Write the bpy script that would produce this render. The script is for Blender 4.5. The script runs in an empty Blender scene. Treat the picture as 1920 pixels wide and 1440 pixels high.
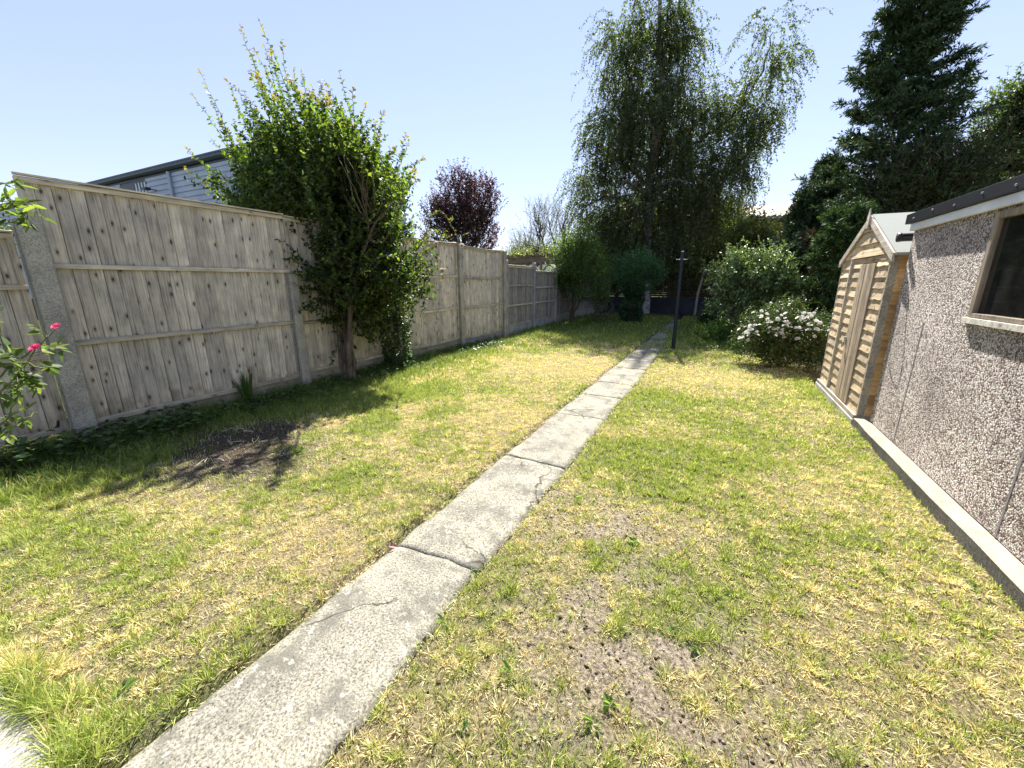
import bpy, math, random
import numpy as np
from mathutils import Vector
random.seed(7); rng = np.random.default_rng(7)
sc = bpy.context.scene
R = math.radians
# ---------------------------------------------------------------- camera, sky, sun, exposure
CAM_H, FPX, PITCH, YAW = 1.6, 750.0, 14.4, 26.7
cam = bpy.data.cameras.new('camera'); cam.sensor_width = 36; cam.lens = FPX / 1920 * 36
cam.clip_start = 0.02; cam.clip_end = 3000
co = bpy.data.objects.new('camera', cam); sc.collection.objects.link(co)
co.location = (0, 0, CAM_H); co.rotation_euler = (R(90 - PITCH), 0, R(YAW)); sc.camera = co
SUN_AZ, SUN_EL = -11.0, 48.0
w = bpy.data.worlds.new('World'); sc.world = w; w.use_nodes = True
nt = w.node_tree; bg = nt.nodes['Background']
sky = nt.nodes.new('ShaderNodeTexSky'); sky.sky_type = 'NISHITA'; sky.sun_disc = False
sky.sun_elevation = R(SUN_EL); sky.sun_rotation = R(SUN_AZ); sky.air_density = 1.0; sky.dust_density = 0.0; sky.ozone_density = 2.2
gm = nt.nodes.new('ShaderNodeGamma'); gm.inputs[1].default_value = .52; nt.links.new(sky.outputs[0], gm.inputs[0])
tn = nt.nodes.new('ShaderNodeMix'); tn.data_type = 'RGBA'; tn.blend_type = 'MULTIPLY'; tn.inputs[0].default_value = 1; tn.inputs[7].default_value = (.97, .945, 1.12, 1)
nt.links.new(gm.outputs[0], tn.inputs[6]); nt.links.new(tn.outputs[2], bg.inputs[0]); bg.inputs[1].default_value = 0.132
sl = bpy.data.lights.new('sun', 'SUN'); sl.energy = 4.8; sl.angle = R(0.55); sl.color = (1, .955, .87)
so = bpy.data.objects.new('sun', sl); sc.collection.objects.link(so)
SD = Vector((math.sin(R(SUN_AZ)) * math.cos(R(SUN_EL)), math.cos(R(SUN_AZ)) * math.cos(R(SUN_EL)), math.sin(R(SUN_EL))))
so.rotation_euler = SD.to_track_quat('Z', 'Y').to_euler(); so.location = (0, 0, 30)
sc.view_settings.view_transform = 'Standard'; sc.view_settings.look = 'None'
sc.view_settings.exposure = 1.74; sc.view_settings.gamma = 1
sc.render.engine = 'CYCLES'; sc.cycles.max_bounces = 6; sc.cycles.transparent_max_bounces = 8

# ---------------------------------------------------------------- helpers
def at(px, py, Y):
    """world point on the plane y=Y seen at photo pixel (planning aid: where things stand)"""
    x = (px - 960) / FPX; y = -(py - 720) / FPX
    cy, sy, cp, sp = math.cos(R(YAW)), math.sin(R(YAW)), math.cos(R(PITCH)), math.sin(R(PITCH))
    F = Vector((-sy * cp, cy * cp, -sp)); Rt = Vector((cy, sy, 0)); U = Rt.cross(F)
    r = F + x * Rt + y * U; t = Y / r.y
    return Vector((r.x * t, Y, CAM_H + r.z * t))
def nrm(a): return a / np.maximum(np.linalg.norm(a, axis=-1, keepdims=True), 1e-9)
_tab = np.random.default_rng(3).random((256, 256))
def vnoise(x, y):
    x = np.asarray(x, float); y = np.asarray(y, float)
    xi = np.floor(x).astype(int); yi = np.floor(y).astype(int); fx = x - xi; fy = y - yi
    fx = fx * fx * (3 - 2 * fx); fy = fy * fy * (3 - 2 * fy)
    g = lambda a, b: _tab[a % 256, b % 256]
    return (g(xi, yi) * (1 - fx) + g(xi + 1, yi) * fx) * (1 - fy) + (g(xi, yi + 1) * (1 - fx) + g(xi + 1, yi + 1) * fx) * fy
def fbm(x, y, s, o=4):
    t = 0; a = 1; n = 0
    for i in range(o):
        t = t + a * vnoise(x * s + 17.3 * i, y * s + 9.1 * i); n += a; a *= .5; s *= 2.03
    return t / n
def raw_mesh(name, V, faces, col=None, smooth=False):
    """faces: list of (n,k) int arrays"""
    me = bpy.data.meshes.new(name); V = np.asarray(V, np.float32)
    me.vertices.add(len(V)); me.vertices.foreach_set('co', V.ravel())
    tot = sum(f.size for f in faces); npoly = sum(len(f) for f in faces)
    me.loops.add(tot); me.polygons.add(npoly)
    me.loops.foreach_set('vertex_index', np.concatenate([f.ravel() for f in faces]).astype(np.int32))
    cnt = np.concatenate([np.full(len(f), f.shape[1]) for f in faces])
    me.polygons.foreach_set('loop_start', np.concatenate([[0], np.cumsum(cnt)[:-1]]).astype(np.int32))
    if smooth: me.polygons.foreach_set('use_smooth', np.ones(npoly, bool))
    if col is not None:
        a = me.color_attributes.new('Col', 'FLOAT_COLOR', 'POINT')
        c = np.ones((len(V), 4), np.float32); c[:, :3] = col; a.data.foreach_set('color', c.ravel())
    me.update(calc_edges=True); me.validate()
    return me
def link(name, me, mat, parent=None, world=True):
    o = bpy.data.objects.new(name, me); sc.collection.objects.link(o)
    if mat and not me.materials: me.materials.append(mat)
    if parent is not None:
        o.parent = parent
        if world and parent.type == 'EMPTY': o.location = -parent.location
    return o
class MB:
    def __init__(s): s.V = []; s.Q = []; s.T = []; s.N = []; s.C = []; s.n = 0
    def add(s, V, F, tint=None):
        V = np.asarray(V, float); b = s.n; s.V.append(V); s.n += len(V)
        t = random.random() if tint is None else tint
        s.C.append(np.tile([t, random.random(), random.random()], (len(V), 1)))
        for f in F: s.N.append([i + b for i in f])
    def box(s, lo, hi, tint=None, sh=None):
        x0, y0, z0 = lo; x1, y1, z1 = hi
        V = np.array([(x0, y0, z0), (x1, y0, z0), (x1, y1, z0), (x0, y1, z0), (x0, y0, z1), (x1, y0, z1), (x1, y1, z1), (x0, y1, z1)], float)
        if sh is not None: V = V @ sh[0].T + sh[1]
        s.add(V, [(0, 3, 2, 1), (4, 5, 6, 7), (0, 1, 5, 4), (1, 2, 6, 5), (2, 3, 7, 6), (3, 0, 4, 7)], tint)
    def beam(s, a, b, w, h, up=(0, 0, 1), tint=None):
        a = np.array(a, float); b = np.array(b, float); d = b - a; L = np.linalg.norm(d); d /= L
        sd = np.cross(d, up); sd /= np.linalg.norm(sd); u = np.cross(sd, d)
        M = np.stack([sd, d, u], 1)
        s.box((-w / 2, 0, -h / 2), (w / 2, L, h / 2), tint, (M, a))
    def tube(s, pts, rad, n=8, cap=True, tint=None):
        pts = np.array(pts, float); rad = np.broadcast_to(rad, (len(pts),))
        k = len(pts); T = np.gradient(pts, axis=0); T = nrm(T)
        ref = np.array([.13, .21, .97]) if abs(T[0][2]) < .9 else np.array([1, .1, 0.])
        V = []
        for i in range(k):
            a = np.cross(T[i], ref); a /= np.linalg.norm(a); b = np.cross(T[i], a)
            for j in range(n):
                th = 2 * math.pi * j / n; V.append(pts[i] + rad[i] * (a * math.cos(th) + b * math.sin(th)))
        F = [(i * n + j, i * n + (j + 1) % n, (i + 1) * n + (j + 1) % n, (i + 1) * n + j) for i in range(k - 1) for j in range(n)]
        if cap: F += [tuple(range(n))[::-1], tuple((k - 1) * n + j for j in range(n))]
        s.add(V, F, tint)
    def mesh(s, name, smooth=False, bevel=0):
        me = bpy.data.meshes.new(name); V = np.concatenate(s.V)
        me.from_pydata(V.tolist(), [], s.N)
        a = me.color_attributes.new('Col', 'FLOAT_COLOR', 'POINT')
        c = np.ones((len(V), 4), np.float32); c[:, :3] = np.concatenate(s.C); a.data.foreach_set('color', c.ravel())
        if smooth: me.polygons.foreach_set('use_smooth', np.ones(len(me.polygons), bool))
        me.update(); return me
    def obj(s, name, mat, parent=None, smooth=False, bevel=0):
        o = link(name, s.mesh(name, smooth), mat, parent)
        if bevel:
            m = o.modifiers.new('bevel', 'BEVEL'); m.width = bevel; m.segments = 2; m.limit_method = 'ANGLE'
        return o
def tag(o, label, cat, group=None, kind=None):
    if label: o['label'] = label
    if cat: o['category'] = cat
    if group: o['group'] = group
    if kind: o['kind'] = kind
    return o
def struct(o): o['kind'] = 'structure'; return o
def thing(name, loc, label, cat, group=None):
    o = bpy.data.objects.new(name, None); sc.collection.objects.link(o); o.location = loc
    o.empty_display_size = .2
    return tag(o, label, cat, group)
def copy_tree(o, parent=None):
    c = o.copy(); sc.collection.objects.link(c)
    if parent is not None: c.parent = parent
    for ch in list(o.children): copy_tree(ch, c)
    return c

# ---------------------------------------------------------------- materials
def new_mat(name):
    m = bpy.data.materials.new(name); m.use_nodes = True; nt = m.node_tree
    return m, nt, nt.nodes['Principled BSDF']
def nd(nt, t, **k):
    n = nt.nodes.new(t)
    for a, b in k.items():
        if a in n.inputs.keys(): n.inputs[a].default_value = b
        else: setattr(n, a, b)
    return n
def ramp(nt, src, stops, interp='LINEAR'):
    r = nt.nodes.new('ShaderNodeValToRGB'); cr = r.color_ramp; cr.interpolation = interp
    while len(cr.elements) < len(stops): cr.elements.new(.5)
    for e, (p, c) in zip(cr.elements, stops):
        e.position = p; e.color = (*c, 1) if len(c) == 3 else c
    nt.links.new(src, r.inputs[0]); return r
def mixc(nt, fac, a, b, mode='MIX'):
    m = nt.nodes.new('ShaderNodeMix'); m.data_type = 'RGBA'; m.blend_type = mode
    for k, v in ((0, fac), (6, a), (7, b)):
        if hasattr(v, 'is_output'): nt.links.new(v, m.inputs[k])
        else: m.inputs[k].default_value = v if k == 0 else (*v, 1)
    return m.outputs[2]
def coords(nt, scale=(1, 1, 1), off=None):
    tc = nt.nodes.new('ShaderNodeTexCoord'); mp = nt.nodes.new('ShaderNodeMapping'); mp.inputs['Scale'].default_value = scale
    if off is not None:
        va = nt.nodes.new('ShaderNodeVectorMath'); va.operation = 'MULTIPLY_ADD'
        nt.links.new(off, va.inputs[0]); va.inputs[1].default_value = (0, 7, 11); nt.links.new(tc.outputs['Object'], va.inputs[2])
        nt.links.new(va.outputs[0], mp.inputs[0])
    else: nt.links.new(tc.outputs['Object'], mp.inputs[0])
    return mp.outputs[0]
def noise(nt, vec, s, d=4, r=.55):
    n = nt.nodes.new('ShaderNodeTexNoise'); n.inputs['Scale'].default_value = s; n.inputs['Detail'].default_value = d; n.inputs['Roughness'].default_value = r
    nt.links.new(vec, n.inputs['Vector']); return n.outputs[0]
def bump(nt, h, p, st=.5, dist=.01):
    b = nt.nodes.new('ShaderNodeBump'); b.inputs['Strength'].default_value = st; b.inputs['Distance'].default_value = dist
    nt.links.new(h, b.inputs['Height']); nt.links.new(b.outputs[0], p.inputs['Normal'])
def math_(nt, op, a, b=None):
    m = nt.nodes.new('ShaderNodeMath'); m.operation = op
    for i, v in enumerate((a, b)):
        if v is None: continue
        if hasattr(v, 'is_output'): nt.links.new(v, m.inputs[i])
        else: m.inputs[i].default_value = v
    return m.outputs[0]
def wood(name, c0, c1, c2, axis='z', knots=.6, rough=.85, grain=45, var=.35, low=None):
    m, nt, p = new_mat(name)
    at_ = nd(nt, 'ShaderNodeAttribute', attribute_name='Col')
    sc3 = {'z': (1, 1, .045), 'y': (1, .045, 1), 'x': (.045, 1, 1)}[axis]
    v = coords(nt, sc3, at_.outputs['Color'])
    g1 = noise(nt, v, grain, 5, .6); g2 = noise(nt, coords(nt, (1, 1, 1), at_.outputs['Color']), 5, 3)
    base = ramp(nt, g1, [(.28, c0), (.5, c1), (.72, c2)]).outputs[0]
    sp = nt.nodes.new('ShaderNodeSeparateColor'); nt.links.new(at_.outputs['Color'], sp.inputs[0])
    tintv = ramp(nt, sp.outputs[0], [(0, (1 - var,) * 3), (1, (1 + var * .6, 1 + var * .55, 1 + var * .45))]).outputs[0]
    base = mixc(nt, 1.0, base, tintv, 'MULTIPLY')
    blot = ramp(nt, g2, [(.3, (.74, .74, .76)), (.65, (1.12, 1.1, 1.06))]).outputs[0]
    base = mixc(nt, 1.0, base, blot, 'MULTIPLY')
    ks = {'z': (1, 1, .55), 'y': (1, .55, 1), 'x': (.55, 1, 1)}[axis]
    vo = nt.nodes.new('ShaderNodeTexVoronoi'); vo.inputs['Scale'].default_value = 8.0; vo.voronoi_dimensions = '2D'
    sx = nt.nodes.new('ShaderNodeSeparateXYZ'); nt.links.new(coords(nt, ks, at_.outputs['Color']), sx.inputs[0]); cx = nt.nodes.new('ShaderNodeCombineXYZ')
    nt.links.new(math_(nt, 'ADD', sx.outputs[0], sx.outputs[1]), cx.inputs[0]); nt.links.new(sx.outputs[2], cx.inputs[1]); nt.links.new(cx.outputs[0], vo.inputs['Vector'])
    kd = math_(nt, 'ADD', vo.outputs['Distance'], math_(nt, 'MULTIPLY', g2, .09))
    kf = ramp(nt, kd, [(.10, (knots,) * 3), (.14, (knots * .45,) * 3), (.26, (0, 0, 0))]).outputs[0]
    spk = nt.nodes.new('ShaderNodeSeparateColor'); nt.links.new(vo.outputs['Color'], spk.inputs[0])
    sel = ramp(nt, spk.outputs[0], [(.5, (0, 0, 0)), (.55, (1, 1, 1))]).outputs[0]
    kf = mixc(nt, 1.0, kf, sel, 'MULTIPLY')
    base = mixc(nt, kf, base, (c0[0] * .18, c0[1] * .14, c0[2] * .12))
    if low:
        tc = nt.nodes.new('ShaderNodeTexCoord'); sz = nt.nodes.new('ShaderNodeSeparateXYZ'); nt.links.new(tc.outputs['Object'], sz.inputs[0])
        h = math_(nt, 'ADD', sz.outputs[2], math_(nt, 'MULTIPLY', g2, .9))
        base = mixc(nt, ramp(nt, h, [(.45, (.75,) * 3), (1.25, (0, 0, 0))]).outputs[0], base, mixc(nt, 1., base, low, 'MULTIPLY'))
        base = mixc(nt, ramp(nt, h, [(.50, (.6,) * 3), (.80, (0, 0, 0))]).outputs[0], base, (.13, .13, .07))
    nt.links.new(base, p.inputs['Base Color']); p.inputs['Roughness'].default_value = rough
    p.inputs['Specular IOR Level'].default_value = .25
    bump(nt, g1, p, .45, .004)
    return m
M = {}
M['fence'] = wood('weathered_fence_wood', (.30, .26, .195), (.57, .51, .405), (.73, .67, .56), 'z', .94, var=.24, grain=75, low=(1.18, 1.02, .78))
M['fence_rail'] = wood('weathered_rail_wood', (.33, .285, .2), (.54, .48, .35), (.68, .62, .48), 'y', .6)
M['old_fence'] = wood('old_grey_fence_wood', (.15, .135, .11), (.29, .265, .22), (.4, .37, .315), 'z', .5, grain=70)
M['dark_fence'] = wood('dark_brown_fence_wood', (.05, .035, .022), (.09, .062, .04), (.13, .09, .06), 'x', .4)
M['shed'] = wood('shed_cladding_wood', (.40, .29, .17), (.58, .455, .3), (.7, .58, .42), 'y', .8, grain=38)
M['shed_side'] = wood('shed_side_wood', (.46, .26, .1), (.66, .4, .18), (.76, .5, .27), 'x', .7)
M['shed_door'] = wood('shed_door_wood', (.27, .2, .14), (.4, .32, .235), (.5, .42, .33), 'z', .5)
M['shed_trim'] = wood('shed_trim_wood', (.32, .27, .22), (.5, .44, .37), (.64, .58, .5), 'y', .4)
M['pergola'] = wood('pergola_wood', (.2, .15, .1), (.3, .24, .17), (.4, .33, .25), 'x', .4)
def speck(name, c_lo, c_mid, c_hi, s1=90, s2=3, rough=.92, bst=.5, bd=.004, moss=None, crack=False):
    m, nt, p = new_mat(name); v = coords(nt)
    n1 = noise(nt, v, s1, 5, .75); n2 = noise(nt, v, s2, 5, .6)
    base = ramp(nt, n1, [(.34, c_lo), (.47, c_mid), (.62, c_hi)]).outputs[0]
    bl = ramp(nt, n2, [(.3, (.62, .62, .63)), (.5, (.95, .95, .94)), (.7, (1.2, 1.18, 1.12))]).outputs[0]
    base = mixc(nt, 1., base, bl, 'MULTIPLY')
    if moss:
        n3 = noise(nt, v, moss[1], 6, .7)
        base = mixc(nt, ramp(nt, n3, [(moss[2], (0, 0, 0)), (moss[2] + .12, (.8, .8, .8))]).outputs[0], base, moss[0])
    if crack:
        ds = nt.nodes.new('ShaderNodeVectorMath'); ds.operation = 'MULTIPLY_ADD'; nz = nt.nodes.new('ShaderNodeTexNoise'); nz.inputs['Scale'].default_value = 3; nz.inputs['Detail'].default_value = 6
        nt.links.new(v, nz.inputs['Vector']); nt.links.new(nz.outputs[1], ds.inputs[0]); ds.inputs[1].default_value = (.5, .5, 0); nt.links.new(v, ds.inputs[2])
        vc = nt.nodes.new('ShaderNodeTexVoronoi'); vc.feature = 'DISTANCE_TO_EDGE'; vc.inputs['Scale'].default_value = .75; nt.links.new(ds.outputs[0], vc.inputs['Vector'])
        ck = ramp(nt, vc.outputs['Distance'], [(.0, (.85,) * 3), (.0035, (.7,) * 3), (.007, (0, 0, 0))]).outputs[0]
        ck = mixc(nt, 1., ck, ramp(nt, noise(nt, v, 1.4, 2), [(.48, (0, 0, 0)), (.54, (1, 1, 1))]).outputs[0], 'MULTIPLY')
        base = mixc(nt, ck, base, (.03, .027, .022))
        lic = noise(nt, v, 23, 3, .6); base = mixc(nt, ramp(nt, lic, [(.62, (0, 0, 0)), (.68, (.55,) * 3)]).outputs[0], base, (.50, .48, .40))
    # pits
    vo = nt.nodes.new('ShaderNodeTexVoronoi'); vo.inputs['Scale'].default_value = 34; nt.links.new(v, vo.inputs['Vector'])
    pit = ramp(nt, math_(nt, 'ADD', vo.outputs['Distance'], math_(nt, 'MULTIPLY', n1, .35)), [(.22, (.8, .8, .8)), (.33, (0, 0, 0))]).outputs[0]
    base = mixc(nt, pit, base, tuple(c * .35 for c in c_lo))
    nt.links.new(base, p.inputs['Base Color']); p.inputs['Roughness'].default_value = rough
    p.inputs['Specular IOR Level'].default_value = .2
    bump(nt, math_(nt, 'ADD', n1, math_(nt, 'MULTIPLY', n2, .6)), p, bst, bd)
    return m
M['path'] = speck('path_concrete', (.045, .042, .034), (.22, .205, .165), (.42, .39, .315), 95, 2.6, bst=1, bd=.005, moss=((.12, .115, .095), 5.5, .5), crack=True)
M['post'] = speck('post_concrete', (.2, .18, .14), (.36, .335, .27), (.5, .47, .4), 80, 4, bst=.8, bd=.006)
M['gravel_board'] = speck('gravel_board_concrete', (.26, .25, .22), (.36, .35, .32), (.45, .44, .41), 50, 3)
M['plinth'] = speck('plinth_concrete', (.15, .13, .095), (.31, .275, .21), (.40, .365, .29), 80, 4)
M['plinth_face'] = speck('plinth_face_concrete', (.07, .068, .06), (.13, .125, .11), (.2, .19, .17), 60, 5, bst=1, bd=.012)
M['slab'] = speck('patio_slab_concrete', (.22, .2, .17), (.42, .39, .34), (.52, .49, .43), 90, 5)
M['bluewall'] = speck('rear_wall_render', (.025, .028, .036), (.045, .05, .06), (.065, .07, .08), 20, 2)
def pebbledash():
    m, nt, p = new_mat('pebbledash'); v = coords(nt)
    vo = nt.nodes.new('ShaderNodeTexVoronoi'); vo.inputs['Scale'].default_value = 88; vo.inputs['Randomness'].default_value = 1
    nt.links.new(v, vo.inputs['Vector'])
    sp = nt.nodes.new('ShaderNodeSeparateColor'); nt.links.new(vo.outputs['Color'], sp.inputs[0])
    c = ramp(nt, sp.outputs[0], [(0, (.08, .05, .045)), (.25, (.25, .175, .155)), (.42, (.55, .45, .41)), (.58, (.82, .75, .72)), (.85, (.95, .93, .91))]).outputs[0]
    n2 = noise(nt, v, 1.3, 4)
    c = mixc(nt, 1., c, ramp(nt, n2, [(.32, (.6, .56, .53)), (.65, (1.08, 1.05, 1.0))]).outputs[0], 'MULTIPLY')
    n3 = noise(nt, v, 9, 3)
    c = mixc(nt, ramp(nt, n3, [(.55, (0, 0, 0)), (.72, (.35, .35, .35))]).outputs[0], c, (.12, .085, .07))
    edge = ramp(nt, vo.outputs['Distance'], [(.5, (0, 0, 0)), (.8, (.8, .8, .8))]).outputs[0]
    c = mixc(nt, edge, c, (.13, .10, .095))
    nt.links.new(c, p.inputs['Base Color']); p.inputs['Roughness'].default_value = .75
    h = ramp(nt, vo.outputs['Distance'], [(0, (1, 1, 1)), (.7, (0, 0, 0))]).outputs[0]
    bump(nt, h, p, 1, .012); return m
M['pebble'] = pebbledash()
def plain(name, c, rough=.6, metal=0, nz=None, spec=.5):
    m, nt, p = new_mat(name); p.inputs['Roughness'].default_value = rough; p.inputs['Metallic'].default_value = metal
    p.inputs['Specular IOR Level'].default_value = spec
    n = noise(nt, coords(nt), nz or 12, 5, .65)
    b = ramp(nt, n, [(.3, tuple(x * .8 for x in c)), (.7, tuple(min(1, x * 1.15) for x in c))]).outputs[0]
    nt.links.new(b, p.inputs['Base Color']); bump(nt, n, p, .12, .003); return m
M['felt'] = plain('roof_felt', (.30, .31, .28), 1, nz=160, spec=.1)
M['fascia'] = plain('black_fascia', (.008, .009, .011), .45, nz=7, spec=.25)
M['white'] = plain('white_upvc', (.72, .73, .75), .45, nz=3)
M['pole'] = plain('painted_pole', (.012, .02, .03), .5, spec=.3)
M['metal'] = plain('galvanised_metal', (.45, .45, .44), .4, .8)
M['blackplastic'] = plain('black_plastic', (.012, .012, .014), .4)
M['joint'] = plain('joint_sealant', (.24, .22, .22), .8)
M['cladding'] = plain('grey_metal_cladding', (.42, .47, .55), .5, nz=.6)
M['trim'] = plain('dark_grey_trim', (.06, .075, .085), .5)
M['sill'] = speck('peeling_sill_paint', (.25, .2, .14), (.6, .56, .48), (.75, .72, .66), 22, 6)
M['winframe'] = wood('old_window_frame', (.16, .12, .09), (.27, .22, .17), (.36, .31, .25), 'z', .2)
M['yellow'] = plain('yellow_plastic', (.55, .42, .03), .5)
M['stone'] = speck('pale_stone', (.3, .3, .3), (.5, .5, .5), (.68, .68, .68), 15, 4)
M['redpl'] = plain('pink_plastic', (.75, .12, .2), .5)
M['hill'] = speck('far_hill', (.06, .085, .06), (.1, .13, .085), (.16, .19, .13), .05, .01)
M['tiles'] = plain('far_roof', (.5, .42, .36), .8)
M['housewall'] = plain('far_house_wall', (.6, .57, .5), .8)
def corr_roof():
    m, nt, p = new_mat('corrugated_roof'); v = coords(nt)
    n = noise(nt, v, 2.5, 5)
    c = ramp(nt, n, [(.3, (.3, .235, .17)), (.7, (.5, .42, .32))]).outputs[0]
    nt.links.new(c, p.inputs['Base Color']); p.inputs['Roughness'].default_value = .8; return m
M['corr'] = corr_roof()
def glass(name, tint, fac):
    m = bpy.data.materials.new(name); m.use_nodes = True; nt = m.node_tree; nt.nodes.clear()
    out = nt.nodes.new('ShaderNodeOutputMaterial'); tr = nd(nt, 'ShaderNodeBsdfTransparent', Color=(*tint, 1))
    gl = nd(nt, 'ShaderNodeBsdfGlossy', Roughness=.03); lw = nt.nodes.new('ShaderNodeFresnel'); lw.inputs[0].default_value = 1.75
    mx = nt.nodes.new('ShaderNodeMixShader'); nt.links.new(lw.outputs[0], mx.inputs[0]); nt.links.new(tr.outputs[0], mx.inputs[1]); nt.links.new(gl.outputs[0], mx.inputs[2])
    df = nd(nt, 'ShaderNodeBsdfDiffuse', Color=(.3, .29, .26, 1)); v = coords(nt)
    dm = ramp(nt, noise(nt, v, 7, 6, .7), [(.4, (fac * .3,) * 3), (.7, (fac,) * 3)]).outputs[0]
    m2 = nt.nodes.new('ShaderNodeMixShader'); nt.links.new(dm, m2.inputs[0]); nt.links.new(mx.outputs[0], m2.inputs[1]); nt.links.new(df.outputs[0], m2.inputs[2])
    nt.links.new(m2.outputs[0], out.inputs[0]); return m
M['glass'] = glass('dusty_glass', (.5, .5, .47), .07)
M['glass2'] = glass('office_glass', (.7, .75, .8), .25)
def leafmat(name, trans=.4, rough=.4, gloss=.12, tcol=(1.25, 1.35, .45)):
    m = bpy.data.materials.new(name); m.use_nodes = True; nt = m.node_tree; nt.nodes.clear()
    out = nt.nodes.new('ShaderNodeOutputMaterial'); a = nd(nt, 'ShaderNodeAttribute', attribute_name='Col')
    d = nt.nodes.new('ShaderNodeBsdfDiffuse'); t = nt.nodes.new('ShaderNodeBsdfTranslucent'); g = nd(nt, 'ShaderNodeBsdfGlossy', Roughness=rough)
    nt.links.new(a.outputs['Color'], d.inputs[0])
    nt.links.new(mixc(nt, 1., a.outputs['Color'], tcol, 'MULTIPLY'), t.inputs[0]); g.inputs[0].default_value = (1, 1, 1, 1)
    m1 = nt.nodes.new('ShaderNodeMixShader'); m1.inputs[0].default_value = trans
    nt.links.new(d.outputs[0], m1.inputs[1]); nt.links.new(t.outputs[0], m1.inputs[2])
    fr = nt.nodes.new('ShaderNodeFresnel'); fr.inputs[0].default_value = 1.4
    m2 = nt.nodes.new('ShaderNodeMixShader')
    nt.links.new(math_(nt, 'MINIMUM', math_(nt, 'MULTIPLY', fr.outputs[0], gloss * 4), gloss), m2.inputs[0])
    nt.links.new(m1.outputs[0], m2.inputs[1]); nt.links.new(g.outputs[0], m2.inputs[2])
    nt.links.new(m2.outputs[0], out.inputs[0]); return m
M['leaf'] = leafmat('leaf', .55, .45, .06, (1.4, 1.42, .55)); M['gloss_leaf'] = leafmat('glossy_leaf', .25, .35, .10); M['needle'] = leafmat('needle', .15, .5, .04, (1.1, 1.2, .6))
M['grass'] = leafmat('grass_blade', .4, .6, .02, (1.15, 1.15, .7)); M['petal'] = leafmat('petal', .4, .6, .02, (1, 1, 1)); M['purple_leaf'] = leafmat('purple_leaf', .3, .4, .05, (1.4, .6, .7))
def bark(name, c0, c1, c2, s=14, zs=.4):
    m, nt, p = new_mat(name); n = noise(nt, coords(nt, (1, 1, zs)), s, 6, .7)
    nt.links.new(ramp(nt, n, [(.35, c0), (.5, c1), (.66, c2)]).outputs[0], p.inputs['Base Color']); p.inputs['Roughness'].default_value = .9
    bump(nt, n, p, .9, .02); return m
M['bark'] = bark('brown_bark', (.04, .03, .02), (.11, .08, .055), (.2, .155, .11))
M['birch'] = bark('birch_bark', (.06, .055, .045), (.34, .32, .28), (.62, .6, .55), 5, 2.2)
M['twig'] = bark('twig_bark', (.07, .05, .03), (.13, .1, .06), (.19, .15, .09), 30)
M['greenstem'] = bark('green_stem', (.08, .1, .03), (.13, .15, .05), (.2, .2, .08), 30)
M['lawn'] = None
def groundmat(name='lawn_soil', usecol=True):
    m, nt, p = new_mat(name); v = coords(nt)
    n1 = noise(nt, v, 60, 6, .8); n2 = noise(nt, v, 16, 5, .7)
    f = ramp(nt, n1, [(.36, (.14, .125, .11)), (.49, (.75, .74, .72)), (.64, (1.45, 1.42, 1.35))]).outputs[0]
    if usecol:
        a = nd(nt, 'ShaderNodeAttribute', attribute_name='Col'); c = mixc(nt, 1., a.outputs['Color'], f, 'MULTIPLY')
    else: c = mixc(nt, 1., f, (.07, .085, .035), 'MULTIPLY')
    nt.links.new(c, p.inputs['Base Color']); p.inputs['Roughness'].default_value = 1; p.inputs['Specular IOR Level'].default_value = .05
    bump(nt, math_(nt, 'ADD', n1, n2), p, 1, .02); return m
M['lawn'] = groundmat(); M['terrain'] = groundmat('terrain_ground', False)

# ---------------------------------------------------------------- plant toolkit
def grow(P, D, L, k=5, grav=0., wob=.15, lift=0.):
    n = len(P); P = np.array(P, float); d = nrm(np.array(D, float)); L = np.broadcast_to(L, (n,)).astype(float)
    pts = np.zeros((n, k + 1, 3)); pts[:, 0] = P
    for i in range(k):
        d = d + rng.normal(0, wob, (n, 3)); d[:, 2] += lift - grav; d = nrm(d)
        pts[:, i + 1] = pts[:, i] + d * (L / k)[:, None]
    return pts
def tubes(pts, r0, r1, sides=3):
    n, k, _ = pts.shape; T = nrm(np.gradient(pts, axis=1)); ref = np.array([.31, .52, .79])
    a = nrm(np.cross(T, ref)); b = np.cross(T, a)
    r0 = np.broadcast_to(r0, (n,)); r1 = np.broadcast_to(r1, (n,)); t = np.linspace(0, 1, k)
    r = r0[:, None] * (1 - t) + r1[:, None] * t
    V = np.zeros((n, k, sides, 3))
    for j in range(sides):
        th = 2 * math.pi * j / sides; V[:, :, j] = pts + r[..., None] * (a * math.cos(th) + b * math.sin(th))
    idx = np.arange(n * k * sides).reshape(n, k, sides); j2 = np.roll(idx, -1, axis=2)
    F = np.stack([idx[:, :-1], j2[:, :-1], j2[:, 1:], idx[:, 1:]], -1).reshape(-1, 4)
    return V.reshape(-1, 3), F
class Wood:
    def __init__(s): s.V = []; s.F = []; s.n = 0
    def add(s, V, F): s.V.append(V); s.F.append(F + s.n); s.n += len(V)
    def t(s, pts, r0, r1, sides=5):
        pts = np.asarray(pts, float)
        if pts.ndim == 2: pts = pts[None]
        s.add(*tubes(pts, r0, r1, sides))
    def obj(s, name, mat, parent): return link(name, raw_mesh(name, np.concatenate(s.V), [np.concatenate(s.F)], smooth=True), mat, parent)
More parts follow.
